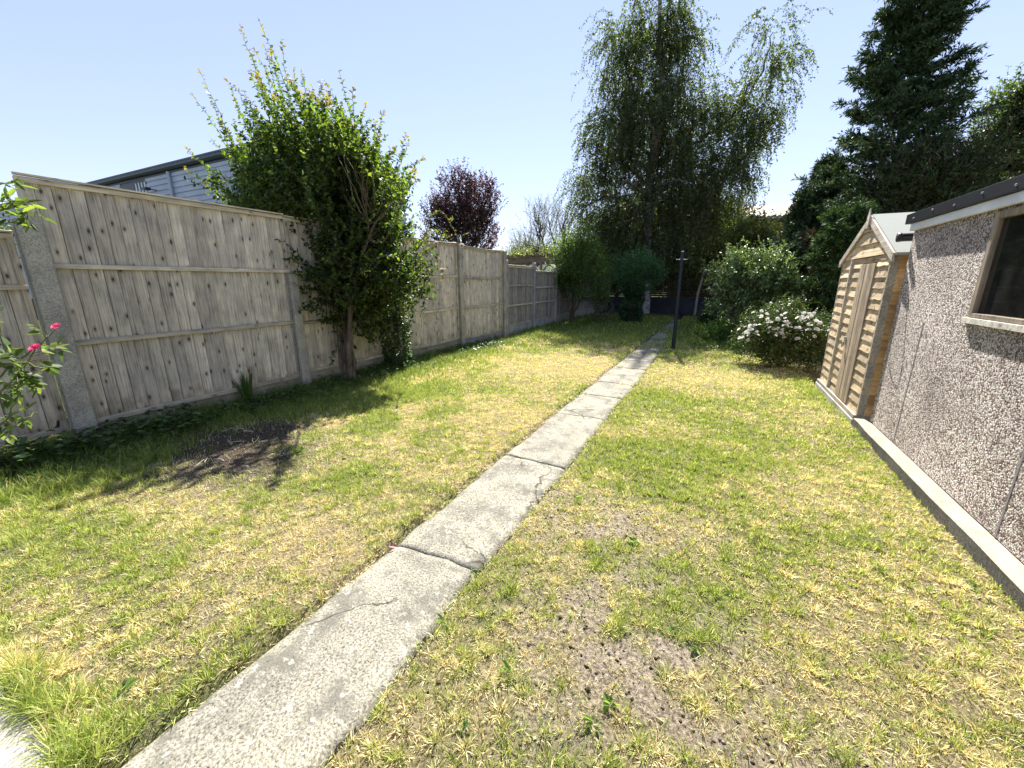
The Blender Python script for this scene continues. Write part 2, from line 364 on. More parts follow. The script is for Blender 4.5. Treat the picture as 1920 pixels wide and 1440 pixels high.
def path_pts(pts, n=10, wob=0.03):
    """smooth polyline through control points"""
    P = np.array(pts, float); k = len(P); t = np.linspace(0, k - 1, n * (k - 1) + 1); out = []
    Q = np.vstack([2 * P[0] - P[1], P, 2 * P[-1] - P[-2]])
    for u in t:
        i = min(int(u), k - 2); f = u - i; a, b, c, d = Q[i], Q[i + 1], Q[i + 2], Q[i + 3]
        out.append(.5 * ((2 * b) + (-a + c) * f + (2 * a - 5 * b + 4 * c - d) * f * f + (-a + 3 * b - 3 * c + d) * f ** 3))
    out = np.array(out); out[1:-1] += rng.normal(0, wob, (len(out) - 2, 3)); return out
def on_shoots(pts, m, spread=1., fwd=.5, t0=.1, up=0.):
    """m leaves on each shoot: positions and directions"""
    n, k, _ = pts.shape; t = (t0 + (1 - t0) * (np.arange(m)[None, :] + rng.random((n, m)) * .6) / m).clip(0, .999) * (k - 1)
    i = t.astype(int); f = (t - i)[..., None]; ar = np.arange(n)[:, None]
    P = pts[ar, i] * (1 - f) + pts[ar, i + 1] * f; T = nrm(pts[ar, i + 1] - pts[ar, i])
    o = rng.normal(0, 1, (n, m, 3)); o -= (o * T).sum(-1, keepdims=True) * T; o = nrm(o)
    D = nrm(T * fwd + o * spread + np.array([0, 0, up]))
    return P.reshape(-1, 3), D.reshape(-1, 3)
def leaf_arrays(P, D, L, W, col, flat=.6, fold=.25, droop=.1, simple=False):
    n = len(P); L = np.broadcast_to(L, (n,))[:, None]; W = np.broadcast_to(W, (n,))[:, None]
    upv = rng.normal(0, 1 - flat, (n, 3)); upv[:, 2] += flat + .05
    S = nrm(np.cross(D, upv)); N = np.cross(S, D)
    if simple:
        V = np.stack([P, P + D * L * .45 + S * W * .5 + N * fold * W * .5, P + D * L - N * droop * L, P + D * L * .45 - S * W * .5 + N * fold * W * .5], 1)
        F = (np.arange(n) * 4)[:, None] + np.array([0, 1, 2, 3]); k = 4
    else:
        V = np.stack([P, P + D * L * .28 + S * W * .46 + N * fold * W * .5, P + D * L * .68 + S * W * .36 + N * (fold * W * .5 - droop * L * .4),
                      P + D * L - N * droop * L, P + D * L * .68 - S * W * .36 + N * (fold * W * .5 - droop * L * .4), P + D * L * .28 - S * W * .46 + N * fold * W * .5], 1)
        b = (np.arange(n) * 6)[:, None]; F = np.concatenate([b + np.array([0, 1, 2, 3]), b + np.array([0, 3, 4, 5])]); k = 6
    return V.reshape(-1, 3), F, np.repeat(col, k, axis=0)
def pal(n, cols, w=None, jit=.18):
    c = np.array(cols)[rng.choice(len(cols), n, p=w)]; return c * (1 + rng.normal(0, jit, (n, 1))).clip(.5, 1.6)
def leaf_obj(name, parts, mat, parent):
    V = []; F = []; C = []; b = 0
    for v, f, c in parts: V.append(v); F.append(f + b); C.append(c); b += len(v)
    return link(name, raw_mesh(name, np.concatenate(V), [np.concatenate(F)], np.concatenate(C)), mat, parent)
def cloud(ells, nclump, per, sigma, bias=.45, zmin=None):
    """clumped points in a union of ellipsoids; returns points and outward directions"""
    vol = np.array([e[3] * e[4] * e[5] for e in ells]) ** .8; pr = vol / vol.sum(); E = np.array(ells)
    k = rng.choice(len(ells), nclump, p=pr); u = nrm(rng.normal(0, 1, (nclump, 3))); r = rng.random((nclump, 1)) ** bias
    C = E[k, :3] + u * r * E[k, 3:6]
    P = np.repeat(C, per, 0) + rng.normal(0, 1, (nclump * per, 3)) * sigma; U = np.repeat(u, per, 0) + rng.normal(0, .35, (nclump * per, 3))
    if zmin is not None:
        m = P[:, 2] > zmin; P = P[m]; U = U[m]
    return P, nrm(U)
def px_ells(lst, Y, depth=.8):
    """(px,py,rx,ry[,dy]) in photo pixels -> ellipsoids standing at distance Y"""
    out = []
    for e in lst:
        px, py, rx, ry = e[:4]; y = Y + (e[4] if len(e) > 4 else 0)
        c = at(px, py, y); a = at(px + rx, py, y); b = at(px, py - ry, y)
        rX = abs(a.x - c.x); rZ = abs(b.z - c.z); out.append((c.x, c.y, c.z, rX, max(rX * depth, .2), rZ))
    return out
# ================================================================ GROUND
FX = -5.5                                            # the long fence stands on this line
def path_edges(y):
    taper = np.clip((y - 8) / 10, 0, 1)
    l = -1.66 + .03 * (fbm(y, 3., 1.1, 2) - .5) * 2 + .05 * taper + .06 * (fbm(y, 33., 6.6, 4) - .5) * (.6 + taper * 1.6)
    r = -1.05 + .03 * (fbm(y, 8., 1.3, 2) - .5) * 2 - .25 * taper + .06 * (fbm(y, 53., 6.2, 4) - .5) * (.6 + taper * 1.6)
    return l, r
def blob(x, y, cx, cy, rx, ry, soft=.5):
    d = np.sqrt(((x - cx) / rx) ** 2 + ((y - cy) / ry) ** 2) + (fbm(x, y, 2.2, 3) - .5) * .9
    return np.clip((1 + soft - d) / (2 * soft), 0, 1)
def lawn_maps(x, y):
    """greenness, bareness, length"""
    n1 = fbm(x, y, .55, 4); n2 = fbm(x + 40, y + 7, 2.4, 4); n3 = fbm(x + 11, y + 90, 7, 3)
    g = np.clip((n1 - .47) * 2.6 + (n2 - .5) * 2.4 + .36, 0, 1)
    g = np.where(x > -1.05, np.clip(g * .75 + .28, 0, 1), g)
    near_fence = np.clip((-3.9 - x + (n2 - .5) * 1.2) / .8, 0, 1) * np.clip((11 - y) / 3, 0, 1); g = np.maximum(g, near_fence * .95)
    g = np.maximum(g, blob(x, y, -.6, 5.85, .5, .55) * 1.0)
    g = np.maximum(g, np.clip((y - 9.2 + (n2 - .5) * 2) / 2.0, 0, 1) * .95)
    g = np.maximum(g, blob(x, y, .9, 4.9, .9, .9) * .62)
    g = g * (1 - .85 * blob(x, y, -2.7, 6.9, 1.0, 1.5)) * (1 - .8 * blob(x, y, .1, 7.3, 1.0, .9)) * (1 - .6 * blob(x, y, -2.1, 3.6, .45, 1.6)) * (1 - .7 * blob(x, y, -2.1, 1.4, .4, .9))
    g = g * (1 - .6 * blob(x, y, -2.9, 1.2, 1.0, .5)) * (1 - .6 * blob(x, y, 1.2, 5.9, .35, .8))
    g = np.maximum(g, blob(x, y, -2.15, .12, .45, .22) * .9); g = np.maximum(g, blob(x, y, -2.9, .75, .5, .3) * .7)
    g = np.maximum(g, blob(x, y, -3.55, .7, .8, .35) * .75)
    bare = np.clip((n2 - .62) * 5 + (n3 - .55) * 1.5, 0, 1) * .4
    bare = np.maximum(bare, blob(x, y, -.1, 1.5, .55, .5, .7) * np.clip(n3 * 6 - 2.25, 0, 1))
    bare = np.maximum(bare, blob(x, y, -.5, 2.4, .5, .35, .7) * np.clip(n3 * 6 - 2.25, 0, 1) * .9)
    bare = np.maximum(bare, blob(x, y, .55, 1.2, .4, .4, .7) * np.clip(n3 * 6 - 2.25, 0, 1) * .8)
    burnt = blob(x, y, -4.1, 2.1, .86, .7, .35); bare = np.maximum(bare, burnt)
    far = np.clip((y - 19.5) / 1, 0, 1); bare = np.maximum(bare, far)
    ln = .5 + near_fence * .9 + .25 * g + np.clip(n3 - .5, 0, 1) * .7 + np.clip((-5.0 - x) / .3, 0, 1) * .8 + blob(x, y, -2.15, .15, .6, .2) * 1.0
    ln = ln + .7 * np.clip((y - 9) / 3, 0, 1)
    return g, bare, ln, burnt
def ground_h(x, y):
    l, r = path_edges(y)
    inp = np.clip(np.minimum(x - l + .02, r + .02 - x) / .05 + .5, 0, 1)
    h = (fbm(x, y, 1.2, 3) - .5) * .035 + (fbm(x, y, 7, 2) - .5) * .022
    sl = np.clip((.225 - y) / .04, 0, 1) * np.clip((-1.80 - x) / .06, 0, 1)
    pl = np.clip((x - 1.535) / .03, 0, 1)
    return h * (1 - inp) * (1 - pl) - .07 * np.maximum(inp, sl) - .05 * pl
xs = np.unique(np.concatenate([np.arange(-6.6, -1.9, .05), np.arange(-1.9, -.85, .02), np.arange(-.85, 1.4, .045), np.arange(1.4, 1.6, .02), np.arange(1.6, 5, .25)]))
ys = np.unique(np.concatenate([np.arange(-.8, 8, .045), np.arange(8, 25, .1)]))
GX, GY = np.meshgrid(xs, ys); GZ = ground_h(GX, GY)
gg, bb, ll, bu = lawn_maps(GX, GY)
straw = np.array([.52, .42, .26]); green = np.array([.20, .22, .09]); soil = np.array([.33, .28, .22]); burn = np.array([.10, .085, .07])
gc = straw * (1 - gg[..., None]) * .8 + green * gg[..., None]
gc = gc * .78; gc = gc * (1 - bb[..., None]) + soil * bb[..., None]; 
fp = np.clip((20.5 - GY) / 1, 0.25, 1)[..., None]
b2 = np.clip(fbm(GX, GY, 4, 3) * 2 - .5, 0, 1)[..., None]
gc = gc * (1 - bu[..., None]) + (burn * (1 - b2) + np.array([.16, .125, .095]) * b2 * .8) * bu[..., None]
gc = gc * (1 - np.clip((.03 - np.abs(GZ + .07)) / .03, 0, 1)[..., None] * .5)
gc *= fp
ny, nx = GX.shape; idx = np.arange(nx * ny).reshape(ny, nx)
F = np.stack([idx[:-1, :-1], idx[:-1, 1:], idx[1:, 1:], idx[1:, :-1]], -1).reshape(-1, 4)
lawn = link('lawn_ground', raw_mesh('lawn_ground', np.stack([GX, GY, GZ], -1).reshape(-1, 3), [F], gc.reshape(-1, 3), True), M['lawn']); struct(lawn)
tb = MB(); S_ = 900
for lo, hi in (((-S_, -S_), (-6.55, S_)), ((4.9, -S_), (S_, S_)), ((-6.55, -S_), (4.9, -.79)), ((-6.55, 24.9), (4.9, S_))):
    tb.add([(lo[0], lo[1], -.03), (hi[0], lo[1], -.03), (hi[0], hi[1], -.03), (lo[0], hi[1], -.03)], [(0, 1, 2, 3)])
struct(tb.obj('ground', M['terrain']))

# concrete path, cast in lengths with open joints and a crack
joints = [-.8, 1.64, 3.15, 4.55, 5.55, 6.4, 7.05, 7.71, 8.5, 9.34, 10.2, 11.1, 12.1, 13.2, 14.4, 15.8, 17.2, 18.6]
V = []; Fs = []; n0 = 0
for i in range(len(joints) - 1):
    y0, y1 = joints[i], joints[i + 1]; m = max(6, int((y1 - y0) / .04)); q = 16; gap = .003 + .003 * random.random() + (.007 if i > 5 else 0)
    t = np.linspace(0, 1, m)[:, None]; s = np.linspace(0, 1, q)[None, :]
    def jl(i, s): return .035 * (fbm(s * .8, 7.7 * i, 4, 4) - .5) * 2 + .02 * math.sin(i * 2.3) * s
    ylo = y0 + gap + jl(i, s); yhi = y1 - gap + jl(i + 1, s); Y = ylo * (1 - t) + yhi * t
    l, r = path_edges(Y); X = l + (r - l) * s
    tilt = rng.normal(0, .002, 3); Z = -.012 + tilt[0] + tilt[1] * (s - .5) + .006 * (fbm(X, Y, 3, 3) - .5) + .004 * (fbm(X, Y, 25, 2) - .5)
    edge = np.minimum(np.minimum(s, 1 - s) * 14, 1) * np.ones_like(t); Z = Z - .012 * (1 - edge) ** 2
    top = np.stack([X, Y, Z], -1); idx = np.arange(m * q).reshape(m, q) + n0
    V.append(top.reshape(-1, 3)); Fs.append(np.stack([idx[:-1, :-1], idx[:-1, 1:], idx[1:, 1:], idx[1:, :-1]], -1).reshape(-1, 4))
    ring = np.concatenate([idx[0], idx[1:, -1], idx[-1, -2::-1], idx[-2:0:-1, 0]]); low = top.reshape(-1, 3)[ring - n0].copy(); low[:, 2] = -.1
    n0 += m * q; li = np.arange(len(ring)) + n0; V.append(low); n0 += len(ring)
    Fs.append(np.stack([ring, li, np.roll(li, -1), np.roll(ring, -1)], -1))
struct(link('path', raw_mesh('path', np.concatenate(V), [np.concatenate(Fs)], smooth=False), M['path']))
# patio slabs bottom left
pb = MB()
for x0, x1, y0, y1 in ((-3.0, -2.36, -.5, .21), (-2.345, -1.85, -.5, .205), (-3.0, -1.85, -1.2, -.515)):
    pb.box((x0, y0, -.1), (x1, y1, -.004 + random.uniform(-.003, .003)))
struct(pb.obj('patio', M['slab'], bevel=.006))

# ---------------------------------------------------------------- grass
def grass_blades():
    P = []; Dd = []; L = []; W = []; C = []
    def batch(n, y0, y1, x0, x1, kind, wmul, lmul):
        x = rng.uniform(x0, x1, n); y = rng.uniform(y0, y1, n)
        tuft = rng.random(n) < .78
        cell = np.where(rng.random(n) < .5, .042, .075) * (1 if y1 < 9 else 1.6)
        jx = (np.floor(x / cell) + .5) * cell; jy = (np.floor(y / cell) + .5) * cell
        hi = np.floor(x / cell).astype(int) * 7 + (cell > .06) * 131; hj = np.floor(y / cell).astype(int) * 13
        hs = lambda a, b: _tab[(hi * a + hj * b + hi * hj // 3) % 256, (hi * b + hj * a + 17 * a) % 256]
        hx = hs(3, 5) - .5; hy = hs(11, 7) - .5; hl = hs(5, 19); hg = hs(23, 3)
        cx = jx + hx * cell * 1.6; cy = jy + hy * cell * 1.6
        ox = rng.normal(0, cell * .19, n); oy = rng.normal(0, cell * .19, n)
        x = np.where(tuft, cx + ox, x); y = np.where(tuft, cy + oy, y)
        g, b, ln, bu = lawn_maps(x, y); l, r = path_edges(y)
        jd = np.min(np.abs(y[:, None] - np.array(joints)[None, 4:]), 1); moss = (jd < .05 + .05 * (y > 9)) & (fbm(x, y, 3.5, 2) > .52) | ((y > 9) & (fbm(x, y, 2.2, 3) > .60))
        keep = (rng.random(n) > b * .97) & ~((x > l + .05 * (fbm(y, 2., 9, 3) - .52)) & (x < r - .05 * (fbm(y, 6., 9, 3) - .52)) & ~(moss & (rng.random(n) < .7))) & ((x < 1.535) | (y > 7.8)) & (x > -5.95)
        keep &= ~((y < .20 - .02 * rng.random(n)) & (x < -1.84))
        edge = np.minimum(np.abs(x - l), np.abs(x - r))
        keep &= ~(tuft & (hl < .30)); keep &= ~((edge < .03) & (rng.random(n) < .55))
        x, y, g, b, ln, ox, oy, tuft, hl, hg, cell = [a[keep] for a in (x, y, g, b, ln, ox, oy, tuft, hl, hg, cell)]; n = len(x)
        isg = rng.random(n) < np.where(tuft, np.clip((g * 1.0 + .06 - hg) * 2.2 + .5, .04, .92), g * .7 + .08)
        ln = ln * np.where(tuft, .5 + 1.1 * hl, .7)
        d = np.stack([ox / cell * 2.2 * tuft + rng.normal(0, .3, n), oy / cell * 2.2 * tuft + rng.normal(0, .3, n), np.where(isg, rng.uniform(.6, 1.5, n), rng.uniform(.2, 1.2, n))], 1)
        P.append(np.stack([x, y, np.where((x > path_edges(y)[0]) & (x < path_edges(y)[1]), -.02, ground_h(x, y) - .004)], 1)); Dd.append(nrm(d))
        L.append(np.where(isg, rng.uniform(.024, .062, n), rng.uniform(.02, .05, n)) * ln * lmul * 1.1)
        W.append(rng.uniform(.0020, .0040, n) * wmul)
        cg = pal(n, [(.25, .33, .06), (.32, .40, .085), (.40, .46, .12), (.15, .22, .045), (.48, .50, .17)], jit=.2)
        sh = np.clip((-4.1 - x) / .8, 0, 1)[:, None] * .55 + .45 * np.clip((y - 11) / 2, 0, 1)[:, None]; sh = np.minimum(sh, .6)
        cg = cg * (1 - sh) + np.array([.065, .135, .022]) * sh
        cs = pal(n, [(.78, .65, .36), (.86, .75, .48), (.68, .57, .30), (.62, .60, .27), (.42, .30, .15), (.90, .82, .58)], jit=.15)
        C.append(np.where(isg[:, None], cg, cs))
    batch(400000, .05, 2.2, -4.6, 1.54, 0, 1.0, 1.0)
    batch(380000, 2.2, 4.6, -5.9, 1.54, 0, 1.35, 1.05)
    batch(240000, 4.6, 8.2, -5.9, 1.54, 0, 2.2, 1.1)
    batch(90000, 8.2, 13, -5.9, 2.6, 0, 4.0, 1.15)
    batch(50000, 13, 21, -5.9, 3, 0, 7.5, 1.2)
    batch(45000, .0, 2.6, -5.8, -4.2, 0, 1.5, 1.2)
    batch(9000, .0, .3, -3.0, -1.75, 0, .9, 1.3)
    P = np.concatenate(P); D = np.concatenate(Dd); L = np.concatenate(L); W = np.concatenate(W); C = np.concatenate(C); n = len(P)
    S = nrm(np.stack([-D[:, 1], D[:, 0], np.zeros(n)], 1) + rng.normal(0, .35, (n, 3))); L_ = L[:, None]; W_ = W[:, None]
    dr = np.zeros((n, 3)); dr[:, 2] = -1; bend = rng.uniform(.05, .45, n)[:, None]
    hor = D.copy(); hor[:, 2] = 0
    mid = P + D * L_ * .55; tip = P + D * L_ + (dr * .6 + hor) * bend * L_ * .6
    V = np.stack([P - S * W_ * .5, P + S * W_ * .5, mid + S * W_ * .42, mid - S * W_ * .42, tip], 1).reshape(-1, 3)
    V[:, 2] = np.maximum(V[:, 2], -.02)
    b = (np.arange(n) * 5)[:, None]
    cc = np.repeat(C, 5, 0).reshape(n, 5, 3); cc = cc.reshape(-1, 3)
    me = raw_mesh('lawn_grass', V, [b + np.array([0, 1, 2, 3]), b + np.array([3, 2, 4])], cc)
    o = link('lawn_grass', me, M['grass'])
    return tag(o, 'patchy lawn of short green and straw coloured dried grass', 'grass', kind='stuff')
grass_blades()

# ================================================================ FENCES
def panel(parent, y0, y1, x, z0, z1, rails, bw=.115, gp_=.0075, st=.0, mat='fence', rmat='fence_rail', cap=True, stile=.045, sag=0., name='fence_panel'):
    """feather-edge boards on the far side of horizontal rails, seen from the rail side"""
    m = MB(); n = max(1, round((y1 - y0) / bw)); w = (y1 - y0) / n
    for i in range(n):
        a = y0 + i * w + .0015; b = a + w - gp_ - random.uniform(0, .003); zt = z1 - .012; zb = z0 + random.uniform(-.012, .006)
        t = random.random(); o1 = random.uniform(0, .004)
        V = [(x - .03 + o1, a, zb), (x - .022 + o1, b, zb), (x - .003 + o1 + st, b, zb), (x - .021 + o1, a, zb)]
        V += [(p[0], p[1], zt) for p in V]
        m.add(V, [(0, 1, 2, 3)[::-1], (4, 5, 6, 7), (0, 1, 5, 4)[::-1], (1, 2, 6, 5)[::-1], (2, 3, 7, 6)[::-1], (3, 0, 4, 7)[::-1]], t)
    m.box((x - .045, y0 + .01, z0 + .02), (x - .032, y1 - .01, z1 - .02), .2)
    p = m.obj(name, M[mat], parent)
    def rail(z, h, d, nm='rail', over=0):
        r = MB(); ks = 9; yy = np.linspace(y0 - over, y1 + over, ks)
        for j in range(ks - 1):
            pass
        zz = z - sag * np.sin(np.linspace(0, math.pi, ks)) + np.cumsum(rng.normal(0, .0012, ks))
        V = []
        for j in range(ks): V += [(x, yy[j], zz[j] - h / 2), (x + d, yy[j], zz[j] - h / 2), (x + d, yy[j], zz[j] + h / 2 - .008), (x, yy[j], zz[j] + h / 2)]
        Fc = [(4 * j + k, 4 * j + (k + 1) % 4, 4 * j + 4 + (k + 1) % 4, 4 * j + 4 + k) for j in range(ks - 1) for k in range(4)]
        Fc += [(3, 2, 1, 0), tuple(4 * (ks - 1) + k for k in range(4))]
        r.add(V, Fc); link(nm, r.mesh(nm), M[rmat], p)
    for z in rails: rail(z, .046, .034)
    if cap: rail(z1 - .03, .05, .03, 'top_rail'); rail(z1 + .008, .024, .05, 'cap_rail', .004)
    if stile:
        for yy in (y0, y1 - stile):
            s = MB(); s.box((x - .002, yy, z0), (x + .028, yy + stile, z1 - .056)); link('stile', s.mesh('stile'), M['winframe' if False else mat], p)
    return p
def conc_post(parent, x, y, h, w=.11, d=.1, mat='post', cap=False):
    m = MB(); hw = w / 2
    prof = [(-d / 2, -hw), (-.015, -hw), (-.015, -hw + .02), (.015, -hw + .02), (.015, -hw), (d / 2 - .012, -hw), (d / 2, -hw + .014), (d / 2, hw - .014), (d / 2 - .012, hw), (.015, hw), (.015, hw - .02), (-.015, hw - .02), (-.015, hw), (-d / 2, hw)]
    k = len(prof); zs = [-.25, h * .5, h]
    V = [(x + a + (.012 if z == h else 0) * 0, y + b, z) for z in zs for a, b in prof]
    if cap:
        V += [(x + a * .5, y + b * .5, h + .045) for a, b in prof]; zs.append(0)
    nr = len(zs)
    Fc = [(i * k + j, i * k + (j + 1) % k, (i + 1) * k + (j + 1) % k, (i + 1) * k + j) for i in range(nr - 1) for j in range(k)] + [tuple((nr - 1) * k + j for j in range(k))]
    m.add(V, Fc); return m.obj('concrete_post', M[mat], parent)
# tall run: posts measured along the boundary
PY = [1.44, 3.86, 5.98, 8.14, 10.36]
tf = thing('panel_fence', (FX, 5.9, 0), 'tall weathered close-board fence along the left of the lawn behind the big shrub', 'fence')
for y, h in zip(PY, (2.12, 1.7, 2.42, 2.46, 2.4)): conc_post(tf, FX + .035 - (.02 if y < 2 else 0), y, h, w=.165 if y < 2 else .13, d=.13)
for i in range(4):
    a, b = PY[i] + .065, PY[i + 1] - .065; z1 = (2.49, 2.47, 2.44, 2.42)[i]; z0 = (.2, .24, .26, .22)[i]
    if i == 0: a = PY[0]; b = PY[1] - .003
    if i == 1: a = PY[1] + .003
    panel(tf, a, b, FX - .01 + (.03 if i == 0 else 0) * 0, z0, z1, [z0 + .025, (1.02, 1.0, 1.0, 1.0)[i], (1.74, 1.72, 1.72, 1.7)[i]], bw=(.108, .108, .1, .1)[i], sag=(0, 0, .03, .03)[i], gp_=.009 + .003 * (i > 1), st=.0 if i < 1 else .008)
    g = MB(); g.box((FX - .045, PY[i] + .06, -.1), (FX - .02, PY[i + 1] - .06, z0 + .004), .1)
    # slipped board under the panel leaves a gap for light
    g.obj('gravel_board', M['fence_rail'] if i < 3 else M['gravel_board'], tf)
lf = thing('panel_fence', (FX, 16.5, 0), 'lower grey fence with concrete posts and gravel boards further down the garden', 'fence')
QY = [10.52, 12.5, 14.55, 16.65, 18.8, 20.9, 22.9]
for i, y in enumerate(QY): conc_post(lf, FX + .02, y, 2.16 if i < 2 else 2.05, w=.12, mat='gravel_board', cap=True)
for i in range(6):
    a, b = QY[i] + .06, QY[i + 1] - .06
    panel(lf, a, b, FX - .01, .3, 2.05 if i == 0 else 1.93, [.325, .9, 1.48 if i == 0 else 1.4], bw=.062, mat='old_fence', rmat='fence_rail', stile=0, gp_=.014, st=.006)
    g = MB(); g.box((FX - .03, a - .02, -.1), (FX + .0, b + .02, .285)); g.obj('gravel_board', M['gravel_board'], lf)
# nearer, shorter panel to the left of the first post
nf = thing('panel_fence', (FX - .12, .5, 0), 'short dark near fence panel at the left edge beside the concrete post', 'fence')
panel(nf, -1.0, 1.36, FX - .12, .16, 2.02, [.19, .92, 1.55], bw=.12, cap=True)
# rear boundary
rf = thing('panel_fence', (-1, 22.9, 0), 'dark brown timber fence across the shaded end of the garden', 'fence')
m = MB()
for j in range(12): m.box((-5.4, 22.9, .82 + j * .1), (5.5, 22.925 + .002 * (j % 2), .91 + j * .1))
m.obj('fence_panel', M['dark_fence'], rf)
for x in (-4, -2.2, -.3, 1.6, 3.5):
    m = MB(); m.box((x, 22.86, -.1), (x + .1, 22.895, 2.05)); m.obj('fence_post', M['dark_fence'], rf)
m = MB(); m.box((-5.4, 22.6, -.1), (5.5, 22.84, .8)); o = m.obj('low_wall', M['bluewall'], bevel=.01); tag(o, 'low blue grey rendered wall in deep shade at the end of the garden', 'wall')
m = MB(); m.tube([(-.92, 21.6, -.2), (-.88, 21.62, 1.0), (-.72, 21.7, 2.0)], [.06, .055, .05], 7); o = m.obj('timber_post', M['old_fence'])
tag(o, 'old leaning timber post in front of the dark rear fence', 'post')

# ================================================================ GARAGE
GXW = 1.64; GY1 = 5.46; GT = 2.09
ga = thing('garage', (3.2, 1.5, 0), 'prefabricated pebbledash garage with black fascia and a timber window on the right', 'garage')
WY1, WY0, WZ0, WZ1 = 4.10, 2.3, 1.35, 2.055
m = MB()   # wall with opening
t = .06
m.box((GXW, WY1, .12), (GXW + t, GY1, GT)); m.box((GXW, -3, .12), (GXW + t, WY0, GT)); m.box((GXW, WY0, .12), (GXW + t, WY1, WZ0)); m.box((GXW, WY0, WZ1), (GXW + t, WY1, GT))
m.box((GXW + t, GY1 - t, .12), (4.4, GY1, GT)); m.box((4.4, -3, .12), (4.46, GY1, GT)); m.box((GXW + t, -3, .12), (4.4, -2.94, GT))
m.obj('wall', M['pebble'], ga)
for y in (4.78, 3.16, 1.55, -.1):
    m = MB(); m.box((GXW - .002, y - .008, .12), (GXW + .001, y + .008, WZ0 - .05 if WY0 - .1 < y < WY1 else 1.25)); m.obj('panel_joint', M['joint'], ga)
m = MB()   # floor + plinth
pts = []; ks = 60; yy = np.linspace(-3, 5.53, ks); V = []
for j, y in enumerate(yy):
    e = .008 * (fbm(y, 2, 3, 3) - .5) * 2; zt = .112 + .006 * (fbm(y, 9., 2, 2) - .5)
    V += [(1.535 + .03 * (fbm(y, 5., 2.5, 3) - .5), y, -.15), (1.517 + e, y, zt - .006), (1.527 + e, y, zt), (1.70, y, zt)]
Fc = [(4 * j + k, 4 * j + k + 1, 4 * j + 5 + k, 4 * j + 4 + k) for j in range(ks - 1) for k in range(3)]
plinth = MB(); plinth.add(V, [f for f in Fc]); plinth.add([V[-4], V[-3], V[-2], V[-1], (1.7, 5.53, -.15)], [(0, 1, 2, 3, 4)])
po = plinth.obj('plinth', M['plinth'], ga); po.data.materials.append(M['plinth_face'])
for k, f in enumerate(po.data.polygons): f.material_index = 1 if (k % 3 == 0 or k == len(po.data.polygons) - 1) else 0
m = MB(); m.box((1.7, -3, -.1), (4.4, GY1 - .07, .1)); m.obj('floor', M['gravel_board'], ga)
m = MB(); m.box((1.58, -3.05, 2.145), (1.625, 5.50, 2.235)); m.box((1.58, 5.5, 2.145), (4.5, 5.545, 2.235)); m.obj('fascia', M['fascia'], ga, bevel=.003)
m = MB(); m.box((1.605, -3, GT - .015), (1.638, 5.475, 2.142)); m.obj('white_trim', M['white'], ga, bevel=.003)
m = MB(); m.box((1.626, -3.05, 2.15), (4.5, 5.499, 2.243)); m.obj('roof', M['felt'], ga)
for i, y in enumerate(np.arange(5.35, 1.5, -.38)):
    m = MB(); m.tube([(1.582, y, 2.19 + (.012 if i % 2 else -.01)), (1.572, y, 2.19 + (.012 if i % 2 else -.01))], [.009, .007], 8); m.obj('fixing_screw', M['metal'], ga)
m = MB(); m.tube([(1.57, 5.6, 2.03), (1.6, 5.6, 2.03), (4.4, 5.6, 2.05)], .04, 10); m.tube([(1.56, 5.6, 2.03), (1.59, 5.6, 2.03)], .044, 10); m.obj('gutter', M['blackplastic'], ga, True)
wn = MB(); fx0, fx1 = GXW - .012, GXW + .05
wn.box((fx0, WY1 - .05, WZ0), (fx1, WY1, WZ1)); wn.box((fx0, WY0, WZ0), (fx1, WY0 + .05, WZ1)); wn.box((fx0, WY0 + .05, WZ1 - .045), (fx1, WY1 - .05, WZ1)); wn.box((fx0 + .001, WY0 + .05, WZ0), (fx1, WY1 - .05, WZ0 + .03))
wn.box((fx0 + .004, 3.15, WZ0 + .03), (fx1, 3.19, WZ1 - .045))
wo = wn.obj('window', M['winframe'], ga, bevel=.003)
s = MB(); s.box((GXW - .03, WY0 - .03, WZ0 - .04), (GXW + .03, WY1 + .03, WZ0 - .003)); link('sill', s.mesh('sill'), M['sill'], wo)
s = MB(); s.box((GXW + .018, WY0 + .04, WZ0 + .02), (GXW + .022, WY1 - .04, WZ1 - .03)); link('pane', s.mesh('pane'), M['glass'], wo)
m = MB(); m.box((2.1, 2.6, 1.3), (2.5, 3.9, 1.36)); m.box((2.3, 3.3, 1.37), (2.34, 3.45, 1.9)); m.obj('shelf', M['dark_fence'], ga)
m = MB(); pts = path_pts([(1.6, 5.42, 1.62), (1.52, 5.6, 1.5), (1.5, 5.78, 1.42), (1.57, 5.95, 1.38)], 6, 0); m.tube(pts, .0035, 5)
o = m.obj('loose_cable', M['slab']); tag(o, 'thin pale loose cable sagging between garage corner and shed', 'cable')

